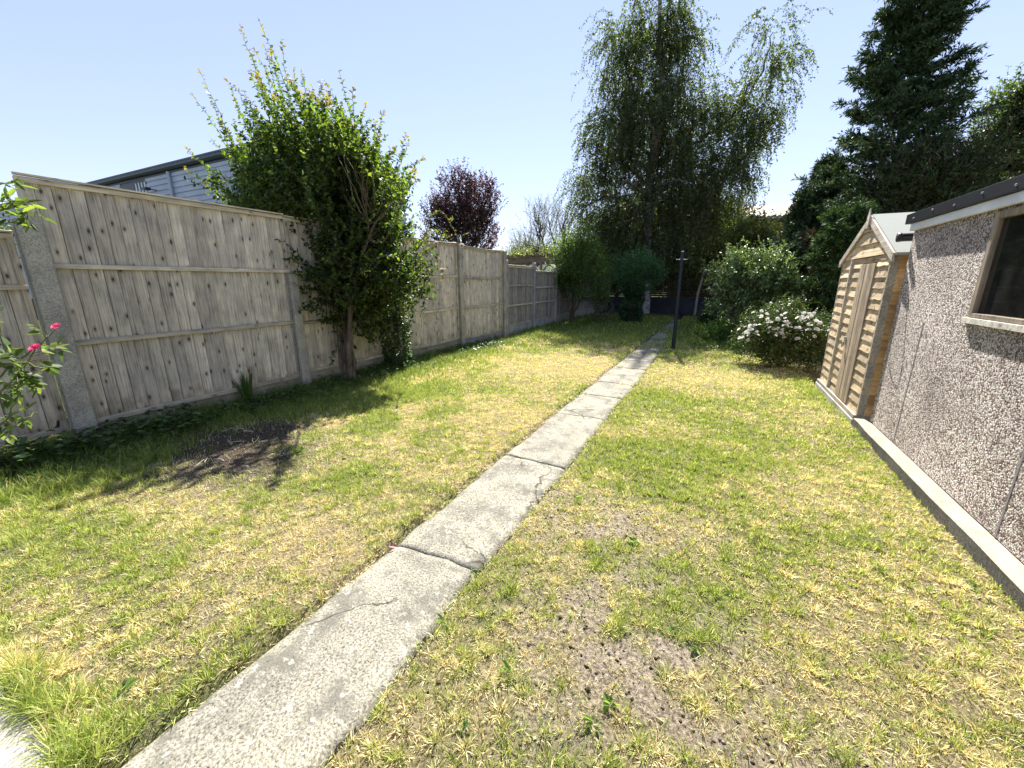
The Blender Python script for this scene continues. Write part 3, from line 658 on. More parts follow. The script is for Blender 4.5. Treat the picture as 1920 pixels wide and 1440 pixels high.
# ================================================================ SHED
SX = 1.60; SY0, SY1 = 5.70, 7.62; SZ = .11; EZ = 1.905; AZ = 2.33; SYM = (SY0 + SY1) / 2; SD_ = 1.9
sh = thing('shed', (SX + .9, SYM, 0), 'small timber shed with overlapping boards and plank door beside the garage', 'shed')
DY0, DY1 = 6.12, 6.68; BY = 7.10; DZ = 1.80
def lap(m, y0, y1, z0, z1, x, rows=None, h=.118, tx=.022):
    z = z0
    while z < z1 - .01:
        zt = min(z + h, z1); t = random.random(); j = random.uniform(-.005, .005)
        ya, yb = y0 + random.uniform(-.004, .004), y1 + random.uniform(-.004, .004)
        k = [(y, dz) for y, dz in zip(np.linspace(ya, yb, 7), rng.normal(0, .0028, 7))]
        V = []
        for y, dz in k: V += [(x - tx - .003, y, z + j + dz), (x + .004, y, z + j + dz), (x + .004, y, zt + .01), (x - .007, y, zt + .01)]
        F_ = [(4 * a + b, 4 * a + (b + 1) % 4, 4 * a + 4 + (b + 1) % 4, 4 * a + 4 + b) for a in range(6) for b in range(4)] + [(3, 2, 1, 0), (24, 25, 26, 27)]
        m.add(V, F_, t); z = zt
m = MB(); lap(m, SY0 + .03, DY0 - .01, SZ, EZ - .08, SX); lap(m, DY1 + .01, BY - .02, SZ, EZ - .08, SX); lap(m, BY + .02, SY1 - .02, SZ, EZ - .02, SX)
m.box((SX - .014, DY0 - .08, DZ + .02), (SX + .01, BY - .02, EZ - .025)); m.box((SX - .02, SY0 + .03, EZ - .076), (SX + .01, DY0 - .09, EZ - .02))
# gable boards
z = EZ - .015
while z < AZ - .04:
    zt = min(z + .15, AZ - .02); f0 = (AZ + .0 - z) / (AZ - EZ + .02); f1 = (AZ - zt) / (AZ - EZ + .02)
    a0, b0, a1, b1 = SYM - .93 * f0, SYM + .93 * f0, SYM - .93 * f1, SYM + .93 * f1
    V = [(SX - .028, a0, z), (SX - .028, b0, z), (SX + .004, b0, z), (SX + .004, a0, z), (SX - .008, a1, zt + .008), (SX - .008, b1, zt + .008), (SX + .004, b1, zt + .008), (SX + .004, a1, zt + .008)]
    m.add(V, [(0, 3, 2, 1), (4, 5, 6, 7), (0, 1, 5, 4), (1, 2, 6, 5), (2, 3, 7, 6), (3, 0, 4, 7)]); z = zt
m.box((SX + .006, SY0 + .03, SZ), (SX + .02, SY1 - .03, EZ))
m.obj('front_cladding', M['shed'], sh)
m = MB(); z = SZ
while z < EZ - .03:
    zt = min(z + .125, EZ - .02)
    for yy, sgn in ((SY0, -1), (SY1, 1)):
        V = [(SX + .045, yy + sgn * .022, z), (SX + SD_, yy + sgn * .022, z), (SX + SD_, yy - sgn * .004, z), (SX + .045, yy - sgn * .004, z), (SX + .045, yy + sgn * .006, zt + .006), (SX + SD_, yy + sgn * .006, zt + .006), (SX + SD_, yy - sgn * .004, zt + .006), (SX + .045, yy - sgn * .004, zt + .006)]
        m.add(V, [(0, 3, 2, 1), (4, 5, 6, 7), (0, 1, 5, 4), (1, 2, 6, 5), (2, 3, 7, 6), (3, 0, 4, 7)])
    z = zt
m.box((SX + SD_ - .02, SY0, SZ), (SX + SD_, SY1, EZ)); m.obj('side_cladding', M['shed_side'], sh)
m = MB(); n = 5; w = (DY1 - DY0) / n
for i in range(n): m.box((SX - .034 + random.uniform(-.002, .002), DY0 + i * w + .002, SZ + .01), (SX - .01, DY0 + (i + 1) * w - .003, DZ))
do = m.obj('door', M['shed_door'], sh, bevel=.002)
m = MB(); m.box((SX - .05, DY1 - .055, .83), (SX - .035, DY1 - .01, .9)); m.tube([(SX - .06, DY1 - .03, .83), (SX - .06, DY1 - .03, .76)], .012, 8); link('padlock', m.mesh('padlock'), M['metal'], do)
for zz in ():
    m = MB(); m.box((SX - .04, DY0 - .03, zz), (SX - .0345, DY0 + .22, zz + .03)); 
m = MB(); m.box((SX - .04, BY - .018, SZ), (SX - .002, BY + .018, EZ - .03)); m.obj('batten', M['shed_trim'], sh)
for y, x in ((SY0 - .012, SX - .022), (SY1 - .025, SX - .022)):
    m = MB(); m.box((x, y, SZ), (x + .075, y + .036, EZ + .01)); m.obj('corner_post', M['shed_trim'], sh)
ov = .045; hy = (SY1 - SY0) / 2 + .10; rz = AZ + .05; ez = AZ + .05 - (AZ - EZ + .04) * 1.07
for s in (-1, 1):
    m = MB(); V = []
    for x in (SX - ov, SX - ov + .02):
        V += [(x, SYM, rz), (x, SYM + s * hy, ez), (x, SYM + s * hy, ez - .085), (x, SYM, rz - .085)]
    m.add(V, [(0, 1, 2, 3), (7, 6, 5, 4), (0, 4, 5, 1), (1, 5, 6, 2), (2, 6, 7, 3), (3, 7, 4, 0)]); m.obj('bargeboard', M['shed_trim'], sh)
    m = MB(); V = []
    for x in (SX - ov + .021, SX + SD_ + .05):
        V += [(x, SYM, rz + .012), (x, SYM + s * (hy + .02), ez + .004), (x, SYM + s * (hy + .02), ez - .022), (x, SYM, rz - .015)]
    m.add(V, [(0, 1, 2, 3), (7, 6, 5, 4), (0, 4, 5, 1), (1, 5, 6, 2), (2, 6, 7, 3), (3, 7, 4, 0)]); m.obj('roof', M['felt'], sh)
m = MB(); V = []
for x in (SX - ov - .014, SX - ov - .002): V += [(x, SYM - .035, rz - .15), (x, SYM + .035, rz - .15), (x, SYM + .045, rz - .02), (x, SYM + .0, rz + .085), (x, SYM - .045, rz - .02)]
m.add(V, [(4, 3, 2, 1, 0), (5, 6, 7, 8, 9)] + [(i, (i + 1) % 5, 5 + (i + 1) % 5, 5 + i) for i in range(5)]); m.obj('finial', M['shed_trim'], sh)
m = MB(); m.box((SX - .05, SY0 - .02, SZ - .045), (SX + .03, SY1 + .05, SZ - .002)); m.box((SX + .031, SY0 - .02, SZ - .05), (SX + SD_, SY1 + .05, SZ - .004)); m.obj('base_frame', M['shed_trim'], sh)
m = MB(); m.box((SX - .06, SY0 - .03, -.1), (SX + SD_, SY1 + .07, SZ - .052)); m.obj('concrete_base', M['gravel_board'], sh, bevel=.01)

# ================================================================ CLOTHES POLE
cp = thing('clothes_pole', (-.83, 10.35, 0), 'dark painted metal washing line post standing beside the path', 'post')
m = MB(); m.tube([(-.83, 10.35, -.2), (-.83, 10.35, .35), (-.83, 10.35, .36), (-.835, 10.35, 2.1), (-.835, 10.35, 2.25)], [.046, .046, .038, .036, .034], 14); m.obj('pole', M['pole'], cp, False)
m = MB(); m.tube([(-.955, 10.35, 2.085), (-.715, 10.35, 2.085)], .011, 8); m.obj('cross_bar', M['metal'], cp, True)
m = MB(); m.tube([(-.835, 10.35, 2.25), (-.835, 10.35, 2.275)], [.037, .03], 14); m.obj('pole_cap', M['metal'], cp)

# ================================================================ BUILDINGS BEYOND
BYW = 14.0; eL = at(180, 350, BYW); eR = at(425, 277, BYW); EV = (eL.z + eR.z) / 2; BX1 = at(512, 300, BYW).x
ib = thing('warehouse', (BX1 - 10, BYW, 0), 'pale grey metal clad warehouse rising beyond the tall left fence', 'building')
def clad(m, p0, p1, z0, z1, outn, pitch=.30):
    p0 = np.array(p0, float); p1 = np.array(p1, float); o = np.array(outn, float); z = z0
    while z < z1:
        zt = min(z + pitch, z1)
        prof = [(0, z), (.05, z + .03), (.05, z + pitch * .72), (0, min(z + pitch * .86, z1))]
        V = [(*(p0 + o * a), zz) for a, zz in prof] + [(*p0, zt)] + [(*(p1 + o * a), zz) for a, zz in prof] + [(*p1, zt)]
        m.add(V, [(k, k + 1, k + 6, k + 5) for k in range(4)], .5); z = zt
DEP = 9.4
wx0, wx1 = at(252, 345, BYW).x, at(275, 345, BYW).x; wrx = at(226, 345, BYW).x
m = MB(); clad(m, (BX1, BYW), (wx1, BYW), 0, EV - .1, (0, -1)); clad(m, (wrx, BYW), (-70, BYW), 0, EV - .1, (0, -1)); clad(m, (wx1, BYW), (wrx, BYW), 0, EV - 1.9, (0, -1))
clad(m, (BX1, BYW + DEP), (BX1, BYW), 0, EV - .1, (1, 0))
m.box((-70, BYW + .02, 0), (BX1 - .02, BYW + DEP, EV - .12)); m.obj('cladding', M['cladding'], ib)
m = MB(); m.tube([(-70, BYW - .14, EV - .1), (BX1 + .1, BYW - .14, EV - .1)], .17, 10); m.tube([(BX1 + .12, BYW - .2, EV - .1), (BX1 + .12, BYW + DEP, EV - .1)], .15, 10)
m.box((-70, BYW - .05, EV - .4), (BX1 + .05, BYW + .02, EV - .02)); m.obj('gutter', M['trim'], ib, False)
dpx = at(322, 330, BYW).x
m = MB(); m.tube([(dpx, BYW - .16, 0), (dpx, BYW - .16, EV - .35)], .09, 10); m.obj('downpipe', M['cladding'], ib)
wf = MB(); zt, zb = EV - .42, EV - 1.9
wf.box((wx0, BYW - .06, zb), (wx1, BYW + .0, zb + .08)); wf.box((wx0, BYW - .06, zt - .1), (wx1, BYW, zt)); 
for x in np.linspace(wx0, wx1, 5): wf.box((x - .05, BYW - .055, zb + .08), (x + .05, BYW, zt - .1))
wfo = wf.obj('window', M['trim'], ib)
s = MB(); s.box((wx0, BYW - .02, zb), (wx1, BYW - .012, zt)); link('pane', s.mesh('pane'), M['white'], wfo)
m = MB(); m.box((wrx, BYW - .03, EV - 1.9), (wx0 - .06, BYW + .0, EV - .42)); m.obj('dark_recess', M['trim'], ib)
lp = at(293, 357, BYW)
m = MB(); m.box((lp.x - .28, BYW - .6, lp.z - .05), (lp.x + .1, BYW - .3, lp.z + .08)); m.tube([(lp.x, BYW - .3, lp.z), (lp.x + .2, BYW - .05, lp.z - .02)], .03, 6); m.obj('floodlight', M['blackplastic'], ib)
m = MB(); V = [(-70, BYW - .3, EV + .06), (BX1 + .3, BYW - .3, EV + .06), (BX1 + .3, BYW + DEP, EV + .1), (-70, BYW + DEP, EV + .1), (-70, BYW - .3, EV - .02), (BX1 + .3, BYW - .3, EV - .02), (BX1 + .3, BYW + DEP, EV - .02), (-70, BYW + DEP, EV - .02)]
m.add(V, [(0, 1, 2, 3), (7, 6, 5, 4), (0, 4, 5, 1), (1, 5, 6, 2), (2, 6, 7, 3), (3, 7, 4, 0)]); m.obj('roof', M['trim'], ib)
# barn with corrugated roof behind the conifers
a = at(1395, 389, 36); b = at(1560, 384, 36); a2 = at(1400, 405, 33.5)
bn = thing('barn', (8, 36, 0), 'barn with sunlit brown corrugated roof showing between conifers behind the garden', 'building')
m = MB(); nn = 110; X = np.linspace(a.x - 5, b.x + 6, nn); V = []
for i, x in enumerate(X): dz = .06 * math.sin(i * math.pi); dz = .045 * (1 if i % 2 else -1); V += [(x, 32.8, a2.z - .16 + dz), (x, 36.5, a.z + .12 + dz)]
V2 = [(p[0], p[1], p[2] - .06) for p in V]; n2 = len(V)
m.add(V + V2, [(2 * i, 2 * i + 2, 2 * i + 3, 2 * i + 1) for i in range(nn - 1)] + [(n2 + 2 * i + 1, n2 + 2 * i + 3, n2 + 2 * i + 2, n2 + 2 * i) for i in range(nn - 1)] + [(2 * i, n2 + 2 * i, n2 + 2 * i + 2, 2 * i + 2) for i in range(nn - 1)])
m.obj('roof', M['corr'], bn)
m = MB(); m.box((a.x - 4.5, 33.2, 0), (b.x + 5.5, 38, a2.z - .12)); m.obj('wall', M['dark_fence'], bn)
m = MB(); m.box((a.x - 5, 32.83, a2.z - .34), (b.x + 6, 32.9, a2.z - .22)); m.obj('gutter', M['cladding'], bn)
# pergola beyond the fence
pg = thing('pergola', (-8.5, 18, 0), 'timber garden pergola with knee braces beyond the lower fence', 'pergola')
PYY = 17.5; pa = at(948, 482, PYY); pb_ = at(1062, 492, PYY); pz = (pa.z + pb_.z) / 2
m = MB(); m.box((pa.x - 1.0, PYY - .04, pz - .12), (pb_.x + .6, PYY + .04, pz + .1)); m.box((pa.x - 1.0, PYY + 2.2, pz - .12), (pb_.x + .6, PYY + 2.28, pz + .1)); m.obj('beam', M['pergola'], pg)
m = MB()
for x in np.arange(pa.x - .8, pb_.x + .5, .5): m.box((x, PYY - .35, pz + .101), (x + .05, PYY + 2.6, pz + .22))
m.obj('rafter', M['pergola'], pg)
for x in (pa.x - .6, (pa.x + pb_.x) / 2 + .3, pb_.x + .3):
    for y in (PYY, PYY + 2.24):
        m = MB(); m.box((x - .05, y - .036, -.1), (x + .05, y + .036, pz - .121)); m.beam((x, y, pz - .6), (x + .42, y, pz - .15), .05, .07, (0, 1, 0)); m.beam((x, y, pz - .6), (x - .42, y, pz - .15), .05, .07, (0, 1, 0)); m.obj('pergola_post', M['pergola'], pg)
# far hill and house roofs
hx = np.linspace(-500, 500, 90); V = []; 
for k, (yy, zz) in enumerate(((330, -1), (380, 14), (430, 24), (520, 22), (600, -1))):
    for x in hx: V.append((x, yy, zz * (.7 + .6 * float(fbm(x, 3.0, .006, 3))) + (3 * float(fbm(x, yy, .05, 3)) if 0 < k < 4 else 0)))
F_ = [(k * 90 + i, k * 90 + i + 1, (k + 1) * 90 + i + 1, (k + 1) * 90 + i) for k in range(4) for i in range(89)]
m = MB(); m.add(V, F_); struct(m.obj('hills', M['hill'], None, True))
for i, (px, py, Yh, wd) in enumerate(((960, 487, 150, 9), (985, 482, 190, 8), (1010, 480, 230, 9))):
    c = at(px, py, Yh); zz = c.z
    hb = thing('house', (c.x, Yh, 0), ('distant house with pale roof just above the tall fence end', 'distant house beyond the pergola between the sparse tree stems', 'farthest small house below the hill behind the sparse tree')[i], 'building')
    m = MB(); m.box((c.x - wd / 2, Yh, -.5), (c.x + wd / 2, Yh + 7, zz)); m.obj('wall', M['housewall'], hb)
    m = MB(); V = [(c.x - wd / 2 - .4, Yh - .4, zz), (c.x + wd / 2 + .4, Yh - .4, zz), (c.x + wd / 2 + .4, Yh + 7.4, zz), (c.x - wd / 2 - .4, Yh + 7.4, zz), (c.x - wd / 2 - .4, Yh + 3.5, zz + 2.2), (c.x + wd / 2 + .4, Yh + 3.5, zz + 2.2)]
    m.add(V, [(0, 1, 5, 4), (2, 3, 4, 5), (0, 4, 3), (1, 2, 5), (3, 2, 1, 0)]); m.obj('roof', M['tiles'], hb)
# ================================================================ PLANTS
def shoots_foliage(P, U, Ls, m, leafL, leafW, cols, up=.5, k=4, wob=.18, grav=0, simple=False, flat=.6, fwd=.6, w=None, droop=.15, mix=.6, jit=.2):
    D = nrm(U * mix + np.array([0, 0, up]) + rng.normal(0, .25, P.shape))
    pts = grow(P, D, Ls, k, grav, wob); lp, ld = on_shoots(pts, m, 1., fwd, .05)
    n = len(lp); L = rng.uniform(leafL[0], leafL[1], n); W = L * rng.uniform(leafW[0], leafW[1], n)
    shootc = np.repeat((1 + rng.normal(0, .12, (len(pts), 1))).clip(.6, 1.5), m, axis=0)
    return pts, leaf_arrays(lp, ld, L, W, pal(n, cols, w, jit) * shootc, flat, .25, droop, simple)
def trunk_obj(parent, curves, mat, name='trunk', sides=8):
    wd = Wood()
    for pts, r0, r1 in curves: wd.t(pts, r0, r1, sides)
    return wd.obj(name, mat, parent)
def limbs_to(wd, start_pts, targets, r0=.03, r1=.006, bend=.25, sides=4, n=5):
    for tg in targets:
        s = start_pts[np.argmin(np.linalg.norm(start_pts - tg * np.array([1, 1, .8]), axis=1))] if len(start_pts) > 1 else start_pts[0]
        mid = (s + tg) / 2 + rng.normal(0, .08, 3) * np.linalg.norm(tg - s) + np.array([0, 0, -.1 * np.linalg.norm(tg - s) * bend])
        wd.t(path_pts([s, mid, tg], n, .01), r0, r1, sides)

# ---- the big shrub at the tall fence
sb = (-5.2, 4.42)
bs = thing('flowering_shrub', (*sb, 0), 'big dark green shrub with long upright shoots leaning over the tall fence', 'shrub')
SYY = 4.75
E1 = px_ells([(600, 385, 100, 80), (570, 310, 70, 50, -.2), (630, 300, 50, 45, .2), (668, 345, 38, 45, .3), (457, 365, 24, 28, -.3), (525, 385, 55, 42, -.5), (692, 440, 46, 55, .4), (635, 510, 80, 70), (500, 330, 28, 30, -.3),
              (655, 600, 45, 45, .1), (600, 470, 100, 60, .2), (728, 490, 34, 35, .3), (478, 425, 30, 28, -.3), (530, 490, 42, 30, -.1), (580, 550, 45, 35, .2), (735, 530, 36, 45, .3), (470, 470, 26, 36, -.3), (640, 560, 60, 40, -.1), (620, 630, 34, 30, 0)], SYY, .85)
E1 = [(a + .08, b, c, d * .97, e, f) for a, b, c, d, e, f in E1]
P, U = cloud(E1, 1100, 5, .10, .42, .5); keep = P[:, 0] > -5.45 - np.where(P[:, 2] > 2.45, 9, 0); P, U = P[keep], U[keep]
cols = [(.035, .07, .018), (.05, .09, .02), (.075, .125, .026), (.13, .18, .035), (.025, .048, .015)]
pts, L1 = shoots_foliage(P, U, rng.uniform(.16, .42, len(P)), 12, (.045, .078), (.55, .72), cols, .35)
wd = Wood(); wd.add(*tubes(pts, .003, .0012))
ex = [((560, 300), (483, 32)), ((545, 290), (450, 45)), ((570, 280), (527, 72)), ((470, 350), (372, 128)), ((470, 370), (358, 172)), ((510, 330), (425, 148)), ((500, 320), (455, 168)), ((590, 260), (565, 130)),
      ((600, 250), (585, 180)), ((680, 330), (636, 130)), ((690, 330), (660, 160)), ((665, 300), (640, 210)), ((700, 350), (704, 226)), ((720, 380), (762, 250)), ((730, 400), (768, 262)), ((740, 420), (780, 320)),
      ((470, 410), (345, 275)), ((480, 430), (343, 312)), ((500, 400), (395, 260)), ((610, 260), (616, 172)), ((540, 300), (500, 130)), ((550, 280), (505, 90)), ((490, 380), (410, 220)), ((640, 270), (640, 190)),
      ((620, 300), (600, 150)), ((480, 440), (380, 340)), ((580, 260), (545, 150)), ((690, 340), (690, 250)), ((530, 300), (470, 100)), ((560, 260), (515, 180))]
for i in range(46):
    sx = rng.uniform(465, 745); hh = np.interp(sx, [465, 520, 570, 610, 640, 680, 715, 745], [150, 220, 215, 150, 110, 150, 105, 80]) * rng.uniform(.45, 1.02)
    sy_ = np.interp(sx, [465, 560, 640, 700, 745], [350, 300, 285, 310, 380]); ex.append(((sx, sy_), (sx - .38 * hh + rng.normal(0, 12) + (sx > 690) * 45, sy_ - hh)))
sp = []
for a, b in ex:
    y = float(SYY + rng.uniform(-.5, .5)); A = np.array(at(float(a[0]), float(a[1]), y)); B = np.array(at(float(b[0]), float(b[1]), y + float(rng.uniform(-.1, .1))))
    sp.append(path_pts([A, (A + B) / 2 + rng.normal(0, .05, 3) + np.array([0, 0, .03]), B], 8, .008))
sp = np.array(sp); wd.add(*tubes(sp, .008, .002))
lp, ld = on_shoots(sp, 56, 1.05, .45, .0); n = len(lp)
tpos = np.tile(np.linspace(0, 1, 56), len(sp)); L = (.088 - .036 * tpos) * rng.uniform(.7, 1.2, n)
cc = pal(n, [(.07, .12, .02), (.10, .16, .03), (.14, .2, .04)]); tipc = np.array([.30, .20, .12]); f = (np.clip(tpos - .8, 0, 1) / .2 * .8)[:, None]; cc = cc * (1 - f) + tipc * f
L2 = leaf_arrays(lp, ld, L, L * .6, cc, .5, .3, .25)
sub = grow(sp[:, 2:8:2].reshape(-1, 3), rng.normal(0, .5, (len(sp) * 3, 3)) + [0, 0, .9], rng.uniform(.15, .4, len(sp) * 3) * .8, 4)
lp, ld = on_shoots(sub, 11, 1, .5); n = len(lp); L = rng.uniform(.03, .055, n); L3 = leaf_arrays(lp, ld, L, L * .6, pal(n, cols[1:4]), .5); wd.add(*tubes(sub, .003, .001))
base = np.array([sb[0], sb[1], 0]); stems = []
for dx, dy, top in ((-.05, 0, (610, 480)), (.05, .08, (680, 470)), (.0, -.05, (650, 560)), (-.03, .05, (560, 400)), (.03, 0, (700, 400)), (-.08, 0, (600, 330))):
    T = np.array(at(*top, SYY)); st = base + [dx, dy, -.05]; mid = base + (T - base) * np.array([.25, .25, .45]) + rng.normal(0, .03, 3)
    stems.append((path_pts([st, mid, T], 8, .01), .05, .014))
trunk_obj(bs, stems, M['bark'], 'trunk'); allp = np.concatenate([s[0][8:] for s in stems])
limbs_to(wd, allp, np.concatenate([P[rng.choice(len(P), 70)], sp[:, 0]]), .014, .004)
wd.obj('branches', M['twig'], bs); leaf_obj('foliage', [L1, L2, L3], M['leaf'], bs)

# ---- generic bush
def bush(name, label, cat, base, ells, nclump, per, sigma, LL, LW, cols, shoot=(.15, .35), m=9, up=.4, mat='leaf', stems=4, stemr=.02, simple=False, group=None, barkm='bark', zmin=.02, bias=.42, grav=0, flat=.6, w=None, jit=.2, fwd=.6, droop=.15, tw=.0025, limb=30, mix=.6):
    t = thing(name, (base[0], base[1], 0), label, cat, group)
    P, U = cloud(ells, nclump, per, sigma, bias, zmin)
    pts, A = shoots_foliage(P, U, rng.uniform(shoot[0], shoot[1], len(P)), m, LL, LW, cols, up, grav=grav, simple=simple, flat=flat, w=w, jit=jit, fwd=fwd, droop=droop, mix=mix)
    leaf_obj('foliage', [A], M[mat], t)
    wd = Wood(); 
    if tw: wd.add(*tubes(pts[::2], tw, tw * .5))
    b = np.array([base[0], base[1], -.05]); S = []
    C = np.array([e[:3] for e in ells])
    for i in range(stems):
        T = C[i % len(C)] + rng.normal(0, .1, 3); st = b + rng.normal(0, stemr * 1.5, 3) * [1, 1, 0]
        S.append(path_pts([st, st * .5 + T * .5 + rng.normal(0, .05, 3), T], 6, .012))
    for s in S: wd.t(s, stemr, stemr * .35, 6)
    limbs_to(wd, np.concatenate([s[3:] for s in S]), P[rng.choice(len(P), limb)], stemr * .45, stemr * .12)
    wd.obj('stems', M[barkm], t); return t, P, U, pts
def flower_mesh(name, r=.03, n=9, layers=3, col=(.85, .82, .78), c2=None):
    V = []; F = []; C = []; b = 0
    for l in range(layers):
        k = n - 2 * l; a0 = rng.random() * 6; rr = r * (1 - .28 * l)
        el = [.15, .6, 1.1, 1.35][l]
        for i in range(max(k, 4)):
            th = a0 + i * 2 * math.pi / max(k, 4) + rng.normal(0, .08); D = np.array([[math.cos(th) * math.cos(el), math.sin(th) * math.cos(el), math.sin(el)]])
            S = np.array([[-math.sin(th), math.cos(th), 0]]); wv = rr * .8; P = np.zeros((1, 3)) + [0, 0, .004 * l]
            up = np.array([0, 0, 1.]) * rr * .15
            v = np.concatenate([P, P + D * rr * .5 + S * wv * .5 + up, P + D * rr * .95 + S * wv * .36 + up * 1.6, P + D * rr + up * .8, P + D * rr * .95 - S * wv * .36 + up * 1.6, P + D * rr * .5 - S * wv * .5 + up])
            V.append(v); F.append(np.array([[0, 1, 2, 3], [0, 3, 4, 5]]) + b); b += 6
            cc = np.array(col if (c2 is None or l < layers - 1) else c2) * (1 + rng.normal(0, .05)); C.append(np.tile(cc, (6, 1)))
    return raw_mesh(name, np.concatenate(V), [np.concatenate(F)], np.concatenate(C))
def put_flower(me, p, parent, d=None, s=1.):
    o = bpy.data.objects.new('flower', me); sc.collection.objects.link(o)
    if not me.materials: me.materials.append(M['petal'])
    o.parent = parent; o.location = Vector(p) - parent.location; o.scale = (s, s, s)
    dv = Vector(d if d is not None else (0, 0, 1)); o.rotation_euler = dv.to_track_quat('Z', 'Y').to_euler(); return o

# ---- climbing rose to the right of the shrub
cr = thing('climbing_rose', (-5.3, 5.9, 0), 'straggling climbing rose with faded cream blooms right of the big shrub', 'rose')
YR = 5.9; tips = [((755, 560), (815, 400), (868, 462)), ((750, 600), (790, 520), (840, 500)), ((745, 560), (770, 430), (800, 440)), ((745, 620), (775, 560), (803, 525)), ((740, 500), (800, 470), (850, 440)), ((740, 520), (790, 450), (830, 430)), ((740, 560), (760, 500), (790, 480)), ((745, 640), (750, 590), (770, 560))]
wd = Wood(); cp_ = []
for a, b, c in tips:
    y = YR + rng.uniform(-.3, .2); cp_.append(path_pts([np.array(at(*a, y)), np.array(at(*b, y)), np.array(at(*c, y))], 8, .012))
for s in cp_: wd.t(s, .009, .003, 5)
st0 = np.array([-5.25, 5.9, -.05]); wd.t(path_pts([st0, (-5.3, 5.9, .5), cp_[0][0]], 8, .01), .02, .011, 6); wd.t(path_pts([st0, (-5.2, 5.85, .5), cp_[1][0]], 8, .01), .02, .011, 6)
for s in cp_[2:]: wd.t(path_pts([np.array([-5.27, 5.9, .5]), s[0]], 6, .01), .012, .008, 5)
side = grow(np.array(cp_)[:, 6::3].reshape(-1, 3), rng.normal(0, .7, (len(cp_) * 4 if False else np.array(cp_)[:, 6::3].reshape(-1, 3).shape[0], 3)) + [0, 0, .5], .28, 4)
wd.add(*tubes(side, .003, .0015)); wd.obj('stems', M['greenstem'], cr)
LA = []
for s, m_ in ((np.array(cp_), 34), (side, 12)):
    lp, ld = on_shoots(s, m_, 1, .5); n = len(lp); L = rng.uniform(.03, .055, n); LA.append(leaf_arrays(lp, ld, L, L * .62, pal(n, [(.09, .13, .03), (.13, .17, .05), (.17, .2, .06), (.12, .09, .04)]), .5))
leaf_obj('foliage', LA, M['leaf'], cr)
fm = flower_mesh('rose_bloom', .06, 11, 4, (.72, .6, .47), (.66, .5, .36))
for px, py in ((818, 457), (829, 508), (800, 441), (770, 540), (866, 461)): put_flower(fm, at(px, py, 5.75), cr, (.4, -.7, .5), rng.uniform(.7, 1.1))
# ---- ivy climbing the post beside the shrub
def ivy_column(name, label, x, y, z0, z1, r, n, LL=(.035, .065), cat='ivy', cols=None, stem=True, rz=None):
    t = thing(name, (x, y, 0), label, cat); z = rng.uniform(z0, z1, n); th = rng.uniform(0, 2 * math.pi, n)
    rr = r * (.55 + .7 * vnoise(z * 3 + 5, th * 1.3)) * (rz(z) if rz else 1); rr = rr * rng.random(n) ** .3
    P = np.stack([x + rr * np.cos(th), y + rr * np.sin(th), z], 1); D = np.stack([np.cos(th), np.sin(th), rng.uniform(-.9, .4, n)], 1) + rng.normal(0, .3, (n, 3))
    L = rng.uniform(*LL, n); leaf_obj('foliage', [leaf_arrays(P, nrm(D), L, L * .85, pal(n, cols or [(.03, .065, .02), (.045, .09, .025), (.07, .12, .03)]), .5, .15, .2)], M['gloss_leaf'], t)
    wd = Wood()
    for i in range(5):
        a = rng.uniform(0, 6.28); wd.t(path_pts([(x + .5 * r * math.cos(a), y + .5 * r * math.sin(a), -.03), (x + .2 * r * math.sin(a), y, (z0 + z1) * .4), (x - .3 * r * math.cos(a), y, z1 * .93)], 6, .015), .014, .005, 5)
    wd.obj('stems', M['bark'], t); return t
ivy_column('ivy', 'ivy and bindweed column climbing the fence post right of the big shrub', -5.2, 5.62, .05, 2.05, .26, 2600)
# ---- iris clump
def blades_clump(name, label, cat, x, y, hs, n, spread=.5, wv=.03, col=((.06, .11, .03), (.09, .14, .04)), group=None, mat='leaf'):
    t = thing(name, (x, y, 0), label, cat, group); V = []; F = []; C = []; b = 0
    for i in range(n):
        a = rng.uniform(0, 6.28); h = hs * rng.uniform(.5, 1.05); s = spread * rng.uniform(.1, 1); d = np.array([math.cos(a), math.sin(a), 0]); sd = np.array([-d[1], d[0], 0]); k = 6
        c = np.array(col[i % len(col)]) * rng.uniform(.8, 1.2)
        for j in range(k + 1):
            u = j / k; p = np.array([x, y, 0]) + d * (.04 + s * h * u ** 1.7) + np.array([0, 0, h * (u - .18 * s * u * u)]); w_ = wv * (1 - u ** 2.5) * .5 + .001
            V += [p - sd * w_, p + sd * w_ + d * .003]; C += [c, c * .9]
        F += [[b + 2 * j, b + 2 * j + 1, b + 2 * j + 3, b + 2 * j + 2] for j in range(k)]; b += 2 * (k + 1)
    link('leaves', raw_mesh('leaves', V, [np.array(F)], np.array(C)), M[mat], t); return t
blades_clump('iris', 'upright sword leaved iris clump against the bottom of the tall fence', 'plant', -5.36, 2.95, .62, 16, .6, .035)
# ---- ground ivy & weeds along the tall fence foot (uncountable)
P = []; nn = 6500
x = FX + .12 + np.abs(rng.normal(0, .28, nn)); y = rng.uniform(.4, 9.8, nn); kk = (fbm(x, y, 1.6, 3) > .45) | (y < 2.3); x, y = x[kk], y[kk]; nn = len(x)
z = rng.uniform(.0, .13, nn) * (1 + (y < 2.3)) * (.5 + fbm(x, y, 3, 2)); D = rng.normal(0, 1, (nn, 3)); D[:, 2] = np.abs(D[:, 2]) * .3
L = rng.uniform(.025, .07, nn) * np.where(y < 2.3, 1.15, 1)
o = leaf_obj('ground_ivy', [leaf_arrays(np.stack([x, y, z], 1), nrm(D), L, L * .8, pal(nn, [(.03, .065, .02), (.05, .09, .025), (.08, .13, .04)]), .8, .15, .2)], M['gloss_leaf'], None)
tag(o, 'ivy and nettles trailing along the foot of the tall left fence', 'ground cover', kind='stuff')

